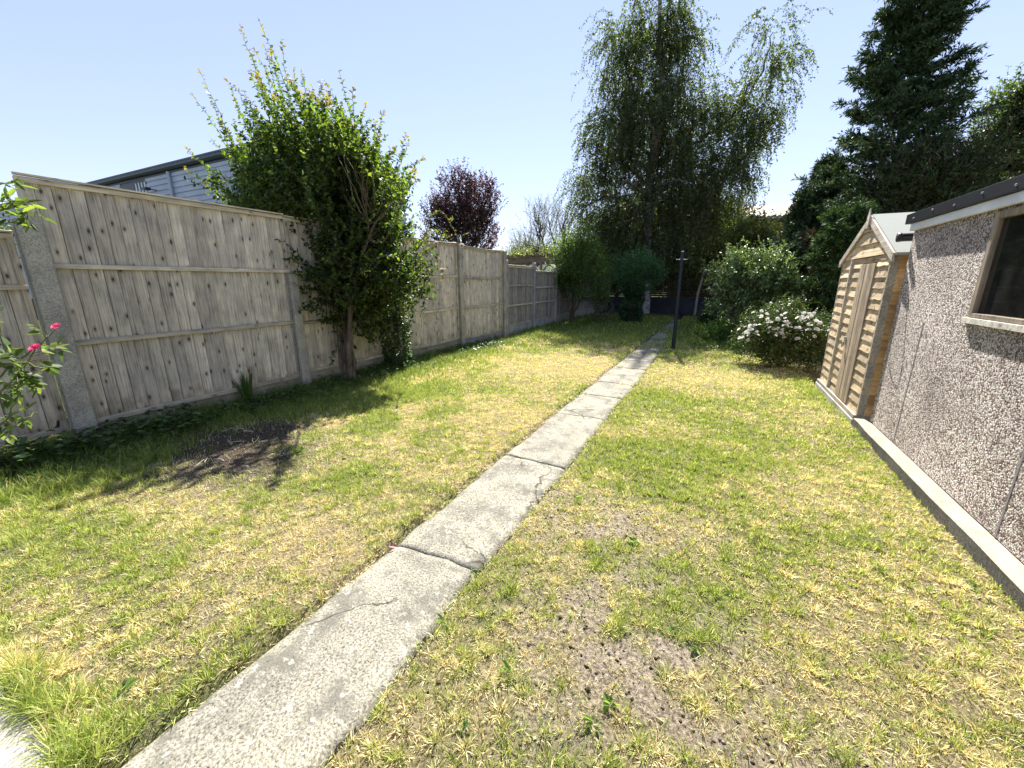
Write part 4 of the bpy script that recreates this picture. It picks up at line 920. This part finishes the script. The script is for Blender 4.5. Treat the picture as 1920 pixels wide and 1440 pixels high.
# ---- pink rose at the left edge, close to the camera
def near(px, py, dist):
    v = at(px, py, 1.0); d = (v - Vector((0, 0, CAM_H))).normalized(); return np.array(Vector((0, 0, CAM_H)) + d * dist)
ND = 3.1
rb = np.array([-3.25, -.15, 0.])
pr = thing('rose_bush', (rb[0], rb[1], 0), 'pink flowered rose with large pale leaves at the left edge before the fence post', 'rose')
wd = Wood(); canes = []
for pts_ in (((-260, 900), (0, 740), (66, 655)), ((-260, 900), (10, 700), (104, 618)), ((-260, 880), (-30, 700), (110, 690)), ((-250, 900), (0, 820), (70, 775)), ((-260, 900), (-60, 720), (0, 610)), ((-250, 900), (10, 790), (30, 700)), ((-250, 880), (-20, 680), (60, 700))):
    dd = ND + rng.uniform(-.2, .2); q = [near(*p, dd) for p in pts_]
    q0 = np.array([rb[0], rb[1], -.05]); c_ = path_pts([q0, q0 * .35 + q[1] * .65 + [-.12, -.12, 0], q[1], q[2]], 8, .006); canes.append(c_); wd.t(c_, .008, .003, 6)
cn = np.array(canes); sd = grow(cn[:, 13::2].reshape(-1, 3), rng.normal(0, .8, (cn[:, 13::2].reshape(-1, 3).shape[0], 3)) + [0, 0, .15], rng.uniform(.06, .16, cn[:, 13::2].reshape(-1, 3).shape[0]), 3)
wd.add(*tubes(sd, .0022, .0012)); wd.obj('stems', M['greenstem'], pr)
lp, ld = on_shoots(sd, 7, .8, .5, .25); n = len(lp); L = rng.uniform(.032, .06, n)
leaf_obj('foliage', [leaf_arrays(lp, ld, L, L * .65, pal(n, [(.08, .13, .05), (.12, .18, .06), (.06, .10, .04), (.18, .22, .07)]), .75, .15, .25)], M['leaf'], pr)
pk = flower_mesh('pink_rose', .036, 10, 4, (.85, .16, .32), (.9, .3, .42))
for px, py, s in ((67, 653, .72), (106, 613, .6)): put_flower(pk, near(px, py, ND), pr, (.3, -.5, .7), s)
# ---- branch drooping in at top left
tl = np.array([-5.95, .15, 0.])
ob = thing('climber', (tl[0], tl[1], 0), 'thin leafy climber stems arching in over the short near fence panel', 'plant')
wd = Wood(); cs = []
for pts_ in (((-150, 480), (0, 380), (85, 412)), ((-150, 500), (0, 395), (60, 425)), ((-150, 480), (-20, 350), (45, 350)), ((-150, 520), (0, 420), (40, 405)), ((-160, 520), (-20, 400), (20, 370))):
    dd = 5.0 + rng.uniform(-.2, .2); q = [near(*p, dd) for p in pts_]; c_ = path_pts([np.array([tl[0], tl[1], 0]), np.array([tl[0], tl[1], 1.7]), q[1], q[2]], 8, .006); cs.append(c_); wd.t(c_, .007, .002, 5)
wd.obj('stems', M['greenstem'], ob); cs = np.array(cs)[:, 8:]; lp, ld = on_shoots(cs, 16, .8, .7, .2); n = len(lp); L = rng.uniform(.05, .11, n)
leaf_obj('foliage', [leaf_arrays(lp, ld, L, L * .38, pal(n, [(.12, .18, .05), (.18, .24, .07), (.07, .11, .03)]), .6, .2, .3)], M['leaf'], ob)
# clipped greenery seen over the short panel
bush('hedge_shrub', 'small dark green shrub top showing over the short near fence panel', 'shrub', (-6.3, .95), [(-6.25, 1.0, 1.95, .4, .4, .32)], 60, 5, .08, (.03, .05), (.5, .6), [(.04, .08, .02), (.08, .13, .03)], stems=2, limb=6, zmin=.5)

# ---- mid-garden bushes
g_dark = [(.025, .05, .015), (.035, .07, .02), (.055, .10, .028), (.09, .14, .04)]
bush('laurel_bush', 'rounded green bush on bare brown stems before the lower fence', 'bush', (-5.0, 15.1), px_ells([(1080, 500, 42, 45), (1100, 540, 40, 35), (1060, 535, 32, 32), (1095, 465, 28, 28), (1085, 480, 30, 40)], 15.1, .9), 330, 6, .16, (.05, .095), (.4, .5), [(.09, .16, .035), (.12, .2, .05), (.17, .25, .06), (.05, .10, .025)], (.3, .65), 11, .9, 'leaf', 4, .05, simple=True, mix=.45)
bush('privet', 'thin grey green sapling with pale leaves between laurel bush and ivy stump', 'shrub', (-4.35, 15.8), px_ells([(1130, 575, 18, 34), (1125, 550, 14, 16)], 15.8, .9), 50, 5, .1, (.05, .08), (.45, .5), [(.12, .15, .1), (.2, .23, .17), (.06, .09, .04)], (.15, .3), 8, .5, 'gloss_leaf', 3, .02, simple=True)
iv = ivy_column('ivy_stump', 'short ivy clad tree stump with bluish green bushy head beside the birch', -3.05, 16.9, .0, 1.5, .42, 2600, (.06, .11), 'tree stump', [(.03, .075, .03), (.045, .10, .04), (.065, .13, .05)])
P, U = cloud(px_ells([(1190, 500, 42, 26), (1160, 515, 26, 22), (1215, 515, 24, 20), (1190, 535, 30, 20)], 16.9, .9), 200, 6, .13, .45); pts, A = shoots_foliage(P, U, .3, 9, (.05, .09), (.4, .55), [(.05, .12, .055), (.075, .16, .075), (.11, .21, .10)], .2, simple=True)
leaf_obj('crown', [A], M['leaf'], iv); m = MB(); m.tube([(-3.05, 16.9, -.1), (-3.05, 16.9, .8), (-3.0, 16.9, 1.6)], [.26, .2, .16], 9); m.obj('trunk', M['bark'], iv, True)
# elder, dark dome, ferns, white rose
bush('elder_bush', 'loose bright green elder bush in sun behind the white rose', 'bush', (.75, 12.6), px_ells([(1410, 525, 62, 34), (1375, 520, 38, 30), (1445, 510, 38, 30), (1390, 560, 46, 30), (1430, 560, 40, 36), (1365, 575, 24, 18), (1395, 490, 30, 14)], 12.6, .85), 300, 5, .13, (.06, .11), (.4, .5), [(.12, .18, .075), (.17, .24, .11), (.08, .13, .045), (.22, .28, .14)], (.2, .45), 10, .55, 'gloss_leaf', 5, .035, simple=False)
bush('box_bush', 'small dark clipped dome bush left of the elder bush', 'bush', (-.25, 15.6), px_ells([(1330, 597, 20, 16)], 15.6, 1.0), 140, 6, .08, (.03, .05), (.5, .6), g_dark, (.1, .2), 8, .4, 'gloss_leaf', 2, .02, simple=True)
bush('fern_clump', 'low fresh green ferny clump at the foot of the elder bush', 'plant', (.35, 12.2), [(.15, 12.3, .16, .35, .6, .2), (.55, 12.0, .2, .4, .4, .25), (-.15, 13.0, .1, .3, .6, .14)], 110, 5, .07, (.05, .09), (.3, .4), [(.08, .15, .035), (.12, .2, .05)], (.15, .3), 9, .7, 'leaf', 2, .01, simple=True)
wr, P, U, pts = bush('rose_bush', 'wide rose bush covered in clusters of small white blooms left of the shed', 'rose', (1.25, 9.1), px_ells([(1470, 625, 66, 34), (1425, 625, 36, 34), (1510, 625, 34, 32), (1470, 588, 36, 18), (1470, 660, 58, 22), (1520, 655, 26, 22), (1415, 650, 30, 22)], 9.2, .7), 420, 5, .09, (.028, .05), (.5, .62), [(.055, .095, .025), (.08, .13, .035), (.12, .17, .05), (.035, .06, .02)], (.12, .32), 9, .4, 'gloss_leaf', 7, .016)
fl = flower_mesh('white_rose', .032, 9, 3, (.84, .83, .78), (.82, .76, .55))
cl = [(1440, 612, 9, .5), (1463, 615, 7, .3), (1458, 600, 10, .5), (1410, 618, 12, .55), (1400, 622, 9, .4), (1470, 622, 14, .5), (1425, 605, 8, .4), (1515, 592, 13, .5), (1530, 618, 9, .5), (1500, 612, 8, .5), (1480, 638, 6, .5), (1442, 579, 4, .2), (1460, 583, 5, .3), (1507, 680, 3, .3), (1395, 632, 6, .3)]
nfl = 0
for px, py, k, s in cl:
    for i in range(k):
        if nfl >= 98: break
        q = at(px + rng.normal(0, 11), py + rng.normal(0, 9), 8.62 + abs(rng.normal(0, .16))); put_flower(fl, q, wr, (rng.normal(-.2, .4), rng.normal(-.5, .3), .8), rng.uniform(.85, 1.3)); nfl += 1
bush('shrub', 'low dark green shrub filling the shaded corner between white rose and shed', 'shrub', (2.0, 9.6), [(1.95, 9.7, .45, .6, .5, .5), (1.5, 9.9, .3, .7, .4, .35)], 120, 5, .1, (.04, .07), (.45, .55), g_dark, (.15, .3), 8, .4, 'gloss_leaf', 3, .02, simple=True)
# low undergrowth along the right border (uncountable)
nn = 5000; x = rng.uniform(-.6, 2.6, nn); y = rng.uniform(10.4, 20, nn); kk = x > -.3 + .35 * np.sin(y) + (fbm(x, y, 1.5, 2) - .5) - .04 * (y - 12); x, y = x[kk], y[kk]; nn = len(x)
D = rng.normal(0, 1, (nn, 3)); D[:, 2] = np.abs(D[:, 2]); L = rng.uniform(.05, .11, nn)
o = leaf_obj('undergrowth', [leaf_arrays(np.stack([x, y, rng.uniform(0, .2, nn) * fbm(x, y, 2, 2)], 1), nrm(D), L, L * .5, pal(nn, [(.05, .10, .025), (.08, .14, .035), (.12, .19, .05)]), .6, .2, .2, True)], M['leaf'], None)
tag(o, 'low leafy undergrowth along the shaded right border beyond the rose', 'ground cover', kind='stuff')

# ================================================================ TREES
def birch():
    Y0 = 21.6; t = thing('birch_tree', (at(1210, 588, Y0).x, Y0, 0), 'tall weeping silver birch with pale trunk rising beyond the ivy stump', 'tree')
    A = lambda px, py, dy=0: np.array(at(px, py, Y0 + dy))
    tr = path_pts([A(1208, 600), A(1212, 500), A(1214, 430), A(1219, 340), A(1228, 250), A(1240, 150), A(1238, 60), A(1236, -20), A(1232, -120)], 6, .03)
    wd = Wood(); rr = np.linspace(.26, .05, len(tr))
    m = MB(); m.tube(tr, rr, 12); m.obj('trunk', M['birch'], t, True)
    limbs = []
    spec = [((1222, 315), (1290, 250), (1350, 180, .5)), ((1222, 310), (1300, 270), (1380, 210, .8), (1430, 130, 1), (1450, 60, 1)), ((1222, 300), (1180, 240), (1140, 160, -.6)), ((1230, 240), (1270, 170), (1290, 90, .4)),
            ((1230, 230), (1180, 150), (1160, 60, -.5)), ((1218, 350), (1160, 300), (1110, 290, -.8)), ((1220, 340), (1280, 320), (1340, 300, .8), (1400, 290, .5)), ((1215, 400), (1150, 370), (1090, 390, -.5)),
            ((1215, 390), (1270, 370), (1330, 370, -.8)), ((1238, 130), (1250, 40), (1260, -60, .3)), ((1238, 120), (1200, 20), (1180, -60, -.5)), ((1222, 320), (1230, 280, -1.2), (1220, 220, -2.4)), ((1222, 320), (1240, 280, 1.2), (1260, 220, 2.4)), ((1216, 380), (1190, 350, -1.5), (1160, 340, -2.6)), ((1220, 360), (1260, 340, -1.5), (1290, 340, -2.4))]
    for s in spec:
        q = path_pts([A(*p[:2], p[2] if len(p) > 2 else 0) for p in s], 7, .04); limbs.append(q); wd.t(q, .085, .02, 7)
    wd.t(path_pts([A(1213, 438), A(1240, 432), A(1262, 425), A(1275, 410)], 6, .03), .05, .015, 6)
    wd.obj('limbs', M['bark'], t)
    E = px_ells([(1160, 110, 48, 75), (1240, 60, 60, 100), (1285, 110, 30, 80, .3), (1145, 250, 50, 75, -.2), (1240, 240, 80, 85), (1320, 220, 45, 60, .5), (1120, 370, 46, 75), (1195, 390, 75, 95), (1290, 350, 75, 75), (1375, 270, 52, 55), (1440, 95, 40, 75), (1385, 190, 34, 40),
                 (1460, 150, 32, 60), (1375, 330, 42, 45), (1120, 455, 45, 40), (1240, 455, 70, 45), (1420, 220, 38, 45), (1340, 395, 60, 45), (1180, 460, 60, 45), (1200, 180, 60, 60)], Y0, .75)
    P, U = cloud(E, 1380, 5, .25, .5, 1.2); tx = at(1216, 420, Y0).x; kp = ~((np.abs(P[:, 0] - tx - .3) < .5) & (P[:, 1] < Y0 + .1) & (P[:, 2] < 5.2)); P, U = P[kp], U[kp]; d = nrm(U * .6 + [0, 0, .25] + rng.normal(0, .3, P.shape)); n = len(P)
    pts = grow(P, d, rng.uniform(.7, 1.5, n), 7, .42, .12)
    tw = Wood(); tw.add(*tubes(pts, .006, .002))
    allp = np.concatenate([q[3:] for q in limbs] + [tr[16:]]); limbs_to(tw, allp, P[rng.choice(n, 260)], .022, .006, 1.)
    tw.obj('twigs', M['bark'], t)
    lp, ld = on_shoots(pts, 30, 1., .3, .0); ld[:, 2] -= .5; k = len(lp); L = rng.uniform(.065, .11, k)
    leaf_obj('crown', [leaf_arrays(lp + rng.normal(0, .03, lp.shape), nrm(ld), L, L * .62, pal(k, [(.065, .095, .038), (.09, .125, .048), (.125, .16, .06), (.045, .07, .028)], jit=.25), .3, .1, .1, True)], M['leaf'], t)
birch()
def conifer(name, label, x, y, H, rad, cols, z0=.5, dens=1., step=.36, seedn=0, brown=.0, ntw=16, drop=0., group=None, asym=None):
    t = thing(name, (x, y, 0), label, 'tree', group)
    zs = np.arange(z0, H - .25, step); m = MB(); m.tube([(x, y, -.1), (x + rng.normal(0, .06), y, H * .5), (x, y, H)], [.012 * H + .03, .008 * H, .01], 9); m.obj('trunk', M['bark'], t, True)
    P = []; D = []; L = []
    for z in zs:
        k = 5; a0 = rng.random() * 6.28; r = rad * (1 - (z / H)) ** .72 * (.55 + .45 * min(1, (z + 1) / (H * .22)))
        for i in range(k):
            a = a0 + i * 6.28 / k + rng.normal(0, .2); e = rng.normal(.12, .12) + .55 * (z / H) ** 2 - drop; l = r * rng.uniform(.55, 1.2)
            if asym is not None: l *= 1 + asym[2] * math.cos(a - math.atan2(asym[1], asym[0]))
            P.append((x, y, z + rng.normal(0, .08))); D.append((math.cos(a) * math.cos(e), math.sin(a) * math.cos(e), math.sin(e))); L.append(l + .12)
    P, D, L = map(np.array, (P, D, L)); br = grow(P, D, L, 8, 0., .06, .03)
    wd = Wood(); wd.add(*tubes(br, .012 + .010 * L, .004, 5))
    tp, td = on_shoots(br, ntw, .9, .75, .12); td[:, 2] *= .35; td[:, 2] -= .02; tl_ = np.tile(np.linspace(1, .35, ntw), len(br)) * np.repeat(L, ntw) * .24 * rng.uniform(.7, 1.3, len(tp)) + .1
    tw = grow(tp, td, tl_, 4, .02, .1); wd.add(*tubes(tw, .005, .002))
    sp_, sdir = on_shoots(tw, 4, .8, .8, .1); sdir[:, 2] *= .5; st = grow(sp_, sdir, rng.uniform(.1, .26, len(sp_)), 2, 0, .1)
    A = []
    isb = None
    for S_, mm in ((tw, 16), (st, 12), (br[:, 3:], 34)):
        lp, ld = on_shoots(S_, int(mm * dens), .75, .8, .0); k = len(lp); l_ = rng.uniform(.07, .13, k)
        c = pal(k, cols, jit=.2)
        if brown:
            zz = lp[:, 2] / H; rr = np.hypot(lp[:, 0] - x, lp[:, 1] - y); f = (vnoise(lp[:, 2] * .8, np.arctan2(lp[:, 1] - y, lp[:, 0] - x) * 1.5 + seedn) < brown) & (zz < .5)
            c[f] = pal(f.sum(), [(.11, .075, .05), (.08, .055, .035)])
        A.append(leaf_arrays(lp, ld, l_, l_ * .27, c, .5, .1, 0, True))
    leaf_obj('crown', A, M['needle'], t); wd.obj('branches', M['bark'], t); return t
spc = [(.045, .075, .035), (.06, .10, .045), (.095, .14, .06), (.03, .052, .026)]
q = at(1616, 555, 14.0)
conifer('spruce_tree', 'very tall dark spruce towering behind the small timber shed', q.x, 14.0, 9.2, 2.15, spc, .6, brown=.3, asym=(1, .3, .02), step=.27)
def cz(px, py, Y): v = at(px, py, Y); return v.x, v.z
for i, (px, py, Y, r, lab) in enumerate(((1555, 300, 15.2, 1.2, 'middle sized spruce with spiky top at the left flank of the tallest spruce'), (1518, 345, 15.8, .85, 'young spruce with bare spiky leader just right of the brown barn roof'),
                                       (1600, 390, 11.6, 1.35, 'bushy young spruce with fresh green tips between white rose and shed roof'))):
    x, z = cz(px, py, Y); conifer('spruce_tree', lab, x - .12 * z * 0, Y, z, r, spc if i < 2 else [(.035, .065, .025), (.05, .09, .03), (.07, .12, .035)], .3, brown=.35 if i < 2 else 0, seedn=i + 3)
# golden-green cypresses closing off the end
cyp = [(.05, .065, .018), (.07, .085, .02), (.035, .05, .016), (.11, .115, .028)]
gold = [(.17, .18, .035), (.25, .24, .05), (.33, .30, .07), (.10, .12, .03)]
def cypress(label, px, pytop, Y, r, cols, nc=420):
    x, z = cz(px, pytop, Y); t = thing('cypress_tree', (x, Y, 0), label, 'tree', 'cypresses along the end of the garden')
    E = [(x, Y, z * .28, r, r, z * .3), (x, Y, z * .55, r * .85, r * .85, z * .3), (x, Y, z * .78, r * .5, r * .5, z * .24)]
    P, U = cloud(E, nc, 7, .26, .35, .9); pts, A = shoots_foliage(P, U, rng.uniform(.25, .6, len(P)), 11, (.07, .15), (.22, .34), cols, .45, simple=True, flat=.2, fwd=1.1, jit=.25, droop=.2)
    leaf_obj('crown', [A], M['needle'], t); wd = Wood(); wd.t(path_pts([(x, Y, -.1), (x + .05, Y, z * .5), (x, Y, z * .95)], 6, .03), .16, .03, 8)
    limbs_to(wd, np.array([[x, Y, q_] for q_ in np.linspace(1, z * .9, 12)]), P[rng.choice(len(P), 50)], .04, .01); wd.obj('trunk', M['bark'], t)
cypress('dark green cypress directly behind the birch trunk', 1235, 325, 25.2, 2.6, cyp)
cypress('broad dark cypress behind the clothes pole', 1310, 335, 24.9, 2.6, cyp)
cypress('golden tipped cypress left of the brown barn roof', 1372, 352, 24.6, 1.8, cyp[:3] + gold[:3], 460)
cypress('low golden cypress in front of the barn wall', 1430, 428, 23.5, 1.2, gold, 300)
cypress('dark cypress behind the ivy stump', 1165, 400, 25.4, 2.3, cyp)
cypress('shaded cypress at the far end of the lower fence', 1120, 470, 26.0, 2.0, cyp)
cypress('shadowy cypress right of the golden one behind the elder', 1500, 445, 19.0, 1.5, cyp[:3])
# maple-like sapling lit in front of the cypresses
bush('sapling', 'sunlit yellowish green sapling standing before the golden cypress', 'tree', (1.6, 19), px_ells([(1405, 445, 34, 22), (1380, 455, 22, 16), (1440, 460, 26, 16), (1400, 470, 30, 20)], 18.0, .8), 120, 5, .18, (.08, .14), (.5, .6), [(.12, .14, .045), (.17, .18, .05), (.08, .11, .03)], (.25, .5), 8, .4, 'leaf', 3, .04, simple=True)
# purple plum and sparse tree beyond the fence
def crowned(name, label, Y, base_px, ells, nclump, per, sigma, LL, LW, cols, mat, shoot, m, trunkr, group=None, up=.9, extra=(), limb=80, tw=.006, bias=.45, barkm='bark', mix=.6):
    b = at(*base_px, Y); E = px_ells(ells, Y, .85); t = thing(name, (b.x, Y, 0), label, 'tree', group)
    P, U = cloud(E, nclump, per, sigma, bias, 1.0); pts, A = shoots_foliage(P, U, rng.uniform(*shoot, len(P)), m, LL, LW, cols, up, simple=True, jit=.22, mix=mix); AA = [A]
    wd = Wood(); wd.add(*tubes(pts, tw, tw * .4)); S = []
    for a, c in extra:
        y = Y + rng.uniform(-.8, .8); q = np.array(at(*a, y)); r_ = np.array(at(*c, y)); s = path_pts([q, (q + r_) / 2 + rng.normal(0, .08, 3), r_], 4, .02); S.append(s)
    if S:
        S = np.array(S); wd.add(*tubes(S, tw * 2, tw * .6)); lp, ld = on_shoots(S, 26, 1, .5); k = len(lp); L = rng.uniform(*LL, k) * .9; AA.append(leaf_arrays(lp, ld, L, L * np.mean(LW), pal(k, cols), .4, .2, .15, True))
    leaf_obj('crown', AA, M[mat], t)
    C = np.array([e[:3] for e in E]); base = np.array([b.x, Y, -.1]); fork = np.array([b.x, Y, max(1.2, C[:, 2].min() * .5)]); st = [path_pts([base, fork], 4, .03)]
    for c in C: st.append(path_pts([fork, (fork + c) / 2 + rng.normal(0, .15, 3), c + [0, 0, .2]], 6, .04))
    tw_ = Wood(); tw_.t(st[0], trunkr, trunkr * .8, 8)
    for s in st[1:]: tw_.t(s, trunkr * .55, trunkr * .15, 6)
    tw_.obj('trunk', M[barkm], t); limbs_to(wd, np.concatenate([s[2:] for s in st[1:]]), P[rng.choice(len(P), limb)], trunkr * .22, tw); wd.obj('branches', M[barkm], t); return t
crowned('purple_plum_tree', 'purple leaved plum tree behind the tall fence right of the shrub', 14.5, (880, 600), [(870, 400, 48, 50), (835, 415, 34, 40), (905, 400, 32, 50), (860, 355, 30, 36), (910, 360, 20, 30), (870, 450, 62, 40), (820, 395, 18, 24)], 430, 5, .12, (.06, .10), (.55, .65),
        [(.035, .018, .022), (.055, .028, .032), (.09, .045, .045), (.028, .016, .02), (.14, .09, .085)], 'purple_leaf', (.25, .6), 10, .12, extra=(((855, 340), (832, 312)), ((875, 340), (872, 318)), ((900, 345), (900, 318)), ((915, 370), (932, 345)), ((830, 385), (806, 345)), ((850, 350), (838, 308)), ((865, 350), (862, 312)), ((905, 350), (912, 322)), ((880, 350), (888, 335)), ((815, 390), (800, 360)), ((925, 380), (938, 362)), ((840, 350), (846, 318)), ((920, 350), (928, 335))))
crowned('willow_tree', 'thin sparse tree with fine bare twigs beyond the pergola left of the birch', 27, (1052, 560), [(1030, 420, 36, 36), (1060, 400, 22, 40), (1000, 410, 24, 26), (1010, 455, 40, 20), (1055, 440, 30, 40), (985, 460, 24, 14)], 120, 5, .3, (.07, .12), (.3, .4),
        [(.08, .10, .06), (.11, .13, .08), (.06, .075, .05)], 'leaf', (.5, 1.1), 8, .14, up=.9, limb=110, tw=.009)
crowned('garden_shrub_tree', 'round grey green tree just left of the sparse tree above the pergola', 24, (985, 560), [(985, 475, 34, 12), (1020, 478, 30, 12), (965, 478, 16, 8)], 120, 5, .2, (.07, .11), (.4, .5), [(.07, .095, .045), (.10, .125, .06)], 'leaf', (.3, .6), 9, .1)
crowned('ash_tree', 'tall light green leafy tree at the right edge behind the spruce', 17.5, (1850, 560), [(1895, 225, 34, 55), (1930, 215, 50, 60), (1860, 290, 35, 55), (1910, 300, 60, 50), (1960, 260, 60, 80), (1870, 340, 60, 40)], 420, 5, .22, (.07, .11), (.5, .6), [(.06, .10, .03), (.085, .13, .04), (.12, .17, .05), (.04, .07, .022)], 'leaf', (.3, .7), 11, .2)
crowned('yew_tree', 'dense dark yew filling the gap between spruce and garage roof', 12.8, (1720, 560), [(1740, 350, 80, 60), (1690, 360, 60, 50), (1800, 330, 60, 50), (1650, 400, 40, 40)], 420, 6, .2, (.05, .09), (.3, .35), [(.025, .05, .016), (.035, .07, .02), (.07, .12, .03)], 'needle', (.25, .5), 12, .18, up=.4)
# climber on the pergola
bush('vine', 'leafy vine scrambling along the top of the pergola', 'plant', (pa.x - .3, PYY + .2), [(x, PYY + .3, pz + .25, .5, .5, .14) for x in np.linspace(pa.x - .8, pb_.x, 5)], 60, 5, .1, (.05, .09), (.6, .7), [(.12, .16, .04), (.17, .2, .06)], (.1, .3), 7, .3, 'leaf', 3, .02, simple=True)
# ---- weeds in the lawn
def weed(kind):
    V = []; F = []; C = []; b = 0; nl = 9 if kind == 0 else 7; t = thing('weed', (0, 0, 0), '', 'weed')
    P = np.zeros((nl, 3)); P[:, 2] = .004; a = rng.uniform(0, 6.28, nl); e = rng.uniform(.15, 1.0, nl)
    D = np.stack([np.cos(a) * np.cos(e), np.sin(a) * np.cos(e), np.sin(e)], 1); L = (rng.uniform(.03, .065, nl) if kind == 0 else rng.uniform(.025, .045, nl)) * rng.uniform(.5, 1.1, nl)
    A = leaf_arrays(P + D * .008, D, L, L * (.28 if kind == 0 else .6), pal(nl, [(.12, .2, .06), (.16, .25, .08), (.22, .3, .13)]), .7, .25, .35)
    leaf_obj('leaves', [A], M['leaf'], t)
    if kind == 1:
        A2 = leaf_arrays(P + [0, 0, .02], nrm(D + [0, 0, .8]), L * .6, L * .4, pal(nl, [(.15, .22, .07)]), .9, .2, .3); leaf_obj('young_leaves', [A2], M['leaf'], t)
    return t
wk = [weed(0), weed(1)]; used = [False, False]
def gp(px, py):
    v = at(px, py, 1.0); d = v - Vector((0, 0, CAM_H)); t = -CAM_H / d.z; p = Vector((0, 0, CAM_H)) + d * t; return p.x, p.y
for i, (px, py, k, s, lab) in enumerate([(1190, 1022, 1, 1.2, None), (960, 1268, 0, 1.1, None), (1145, 1325, 1, 1.0, None), (1115, 1358, 0, .9, None), (835, 1172, 0, 1, None), (1260, 1190, 1, .9, None), (1370, 1120, 0, .8, None), (1500, 870, 1, .9, None), (1300, 1220, 1, .9, None), (870, 1370, 1, .8, None), (1080, 935, 0, 1.2, None), (1390, 880, 1, .9, None), (745, 880, 1, .9, None),
    (235, 1300, 1, 1.3, 'pale broad leaved seedling in dry grass by the bottom left of the path'), (883, 1072, 0, .75, 'small green weed rooted in the crack across the concrete path'), (565, 850, 1, 1.5, 'bright green weed at the right edge of the burnt patch'), (1825, 1110, 1, .9, 'weed growing close to the garage plinth')]):
    o = wk[k] if not used[k] else copy_tree(wk[k]); used[k] = True
    x, y = gp(px, py); o.location = (x, y, 0.002); o.scale = (s,) * 3; o.rotation_euler = (0, 0, rng.random() * 6)
    o['label'] = lab or 'small leafy weed rosette growing among patchy lawn grass'
    o['group'] = 'weeds growing in the lawn'
# stones and litter by the first post
nn = 170; V = []; Fc = []; m = MB()
for i in range(nn):
    x = -5.52 - abs(rng.normal(0, .22)) + .12; y = rng.uniform(.45, 1.3); s = rng.uniform(.015, .045); R_ = nrm(rng.normal(0, 1, (6, 3))) * s * rng.uniform(.7, 1.2, (6, 1))
    o8 = np.array([(1, 0, 0), (-1, 0, 0), (0, 1, 0), (0, -1, 0), (0, 0, .7), (0, 0, -.7)]) * s * rng.uniform(.7, 1.3, (6, 1)) + rng.normal(0, s * .15, (6, 3)) + [x, y, s * .4]
    m.add(o8, [(0, 2, 4), (2, 1, 4), (1, 3, 4), (3, 0, 4), (2, 0, 5), (1, 2, 5), (3, 1, 5), (0, 3, 5)])
o = m.obj('gravel', M['stone']); tag(o, 'pale stones heaped at the foot of the first fence post', 'gravel', kind='stuff')
m = MB(); kx = np.linspace(0, 1, 9); V = [(-5.95 + .3 * a + .02 * math.sin(9 * b), 1.06 + .26 * b + .02 * math.sin(7 * a), .045 + .06 * float(vnoise(a * 5, b * 5)) + .05 * b) for b in kx for a in kx]
m.add(V, [(j * 9 + i, j * 9 + i + 1, (j + 1) * 9 + i + 1, (j + 1) * 9 + i) for j in range(8) for i in range(8)]); o = m.obj('plastic_bag', M['yellow'], None, True)
sm = o.modifiers.new('s', 'SOLIDIFY'); sm.thickness = .012; tag(o, 'crumpled yellow plastic bag under the short near fence panel', 'bag')
m = MB(); m.tube(path_pts([(-6.1, .5, .12), (-5.8, .85, .1), (-5.66, 1.2, .14), (-5.62, 1.34, .3)], 6, .004), .012, 7); o = m.obj('hose_pipe', M['blackplastic'], None, True); tag(o, 'black hose pipe lying over stones by the first fence post', 'hose')
x, y = gp(735, 1027); m = MB(); m.box((-.018, -.006, 0), (.018, .006, .006)); o = m.obj('plastic_scrap', M['redpl'], bevel=.002); o.location = (x, y, 0.0); o.rotation_euler = (0, .1, .4); tag(o, 'tiny pink plastic scrap on the left edge of the path', 'litter')

# crumbs of soil, small stones and dead bits on the bare ground
nn = 16000; x = rng.uniform(-4.9, 1.4, nn); y = rng.uniform(.3, 4.2, nn); g, b, ln, bu_ = lawn_maps(x, y); l_, r_ = path_edges(y); k = (rng.random(nn) < b * .8 + .04) & ~((x > l_ - .01) & (x < r_ + .01)); x, y = x[k], y[k]; n = len(x)
sz = rng.uniform(.0025, .009, n) * np.where(rng.random(n) < .06, 1.8, 1); base8 = np.array([(1, 0, 0), (-1, 0, 0), (0, 1, 0), (0, -1, 0), (0, 0, .7), (0, 0, -.7)])
V = base8[None] * sz[:, None, None] * rng.uniform(.6, 1.4, (n, 6, 1)) + np.stack([x, y, ground_h(x, y) + sz * .3], 1)[:, None]
F = (np.arange(n) * 6)[:, None, None] + np.array([(0, 2, 4), (2, 1, 4), (1, 3, 4), (3, 0, 4), (2, 0, 5), (1, 2, 5), (3, 1, 5), (0, 3, 5)])[None]
C = np.repeat(pal(n, [(.16, .13, .10), (.24, .2, .16), (.10, .08, .06), (.45, .43, .38)], [.4, .3, .22, .08]), 6, 0)
o = link('soil_crumbs', raw_mesh('soil_crumbs', V.reshape(-1, 3), [F.reshape(-1, 3)], C), M['lawn']); tag(o, 'crumbs of dry soil and tiny stones on the bare lawn patches', 'soil', kind='stuff')
# dry sticks on the burnt patch
m = MB()
for i in range(26):
    x = rng.uniform(-4.7, -3.5); y = rng.uniform(1.55, 2.6); a = rng.uniform(0, 3.14); L = rng.uniform(.05, .2); m.tube([(x, y, .012), (x + L * .5 * math.cos(a), y + L * .5 * math.sin(a), .02 + .01 * rng.random()), (x + L * math.cos(a + .2), y + L * math.sin(a + .2), .012)], rng.uniform(.002, .005), 5)
o = m.obj('dry_sticks', M['shed_trim']); tag(o, 'pale dry sticks and stalks littering the bare burnt patch', 'sticks', kind='stuff')
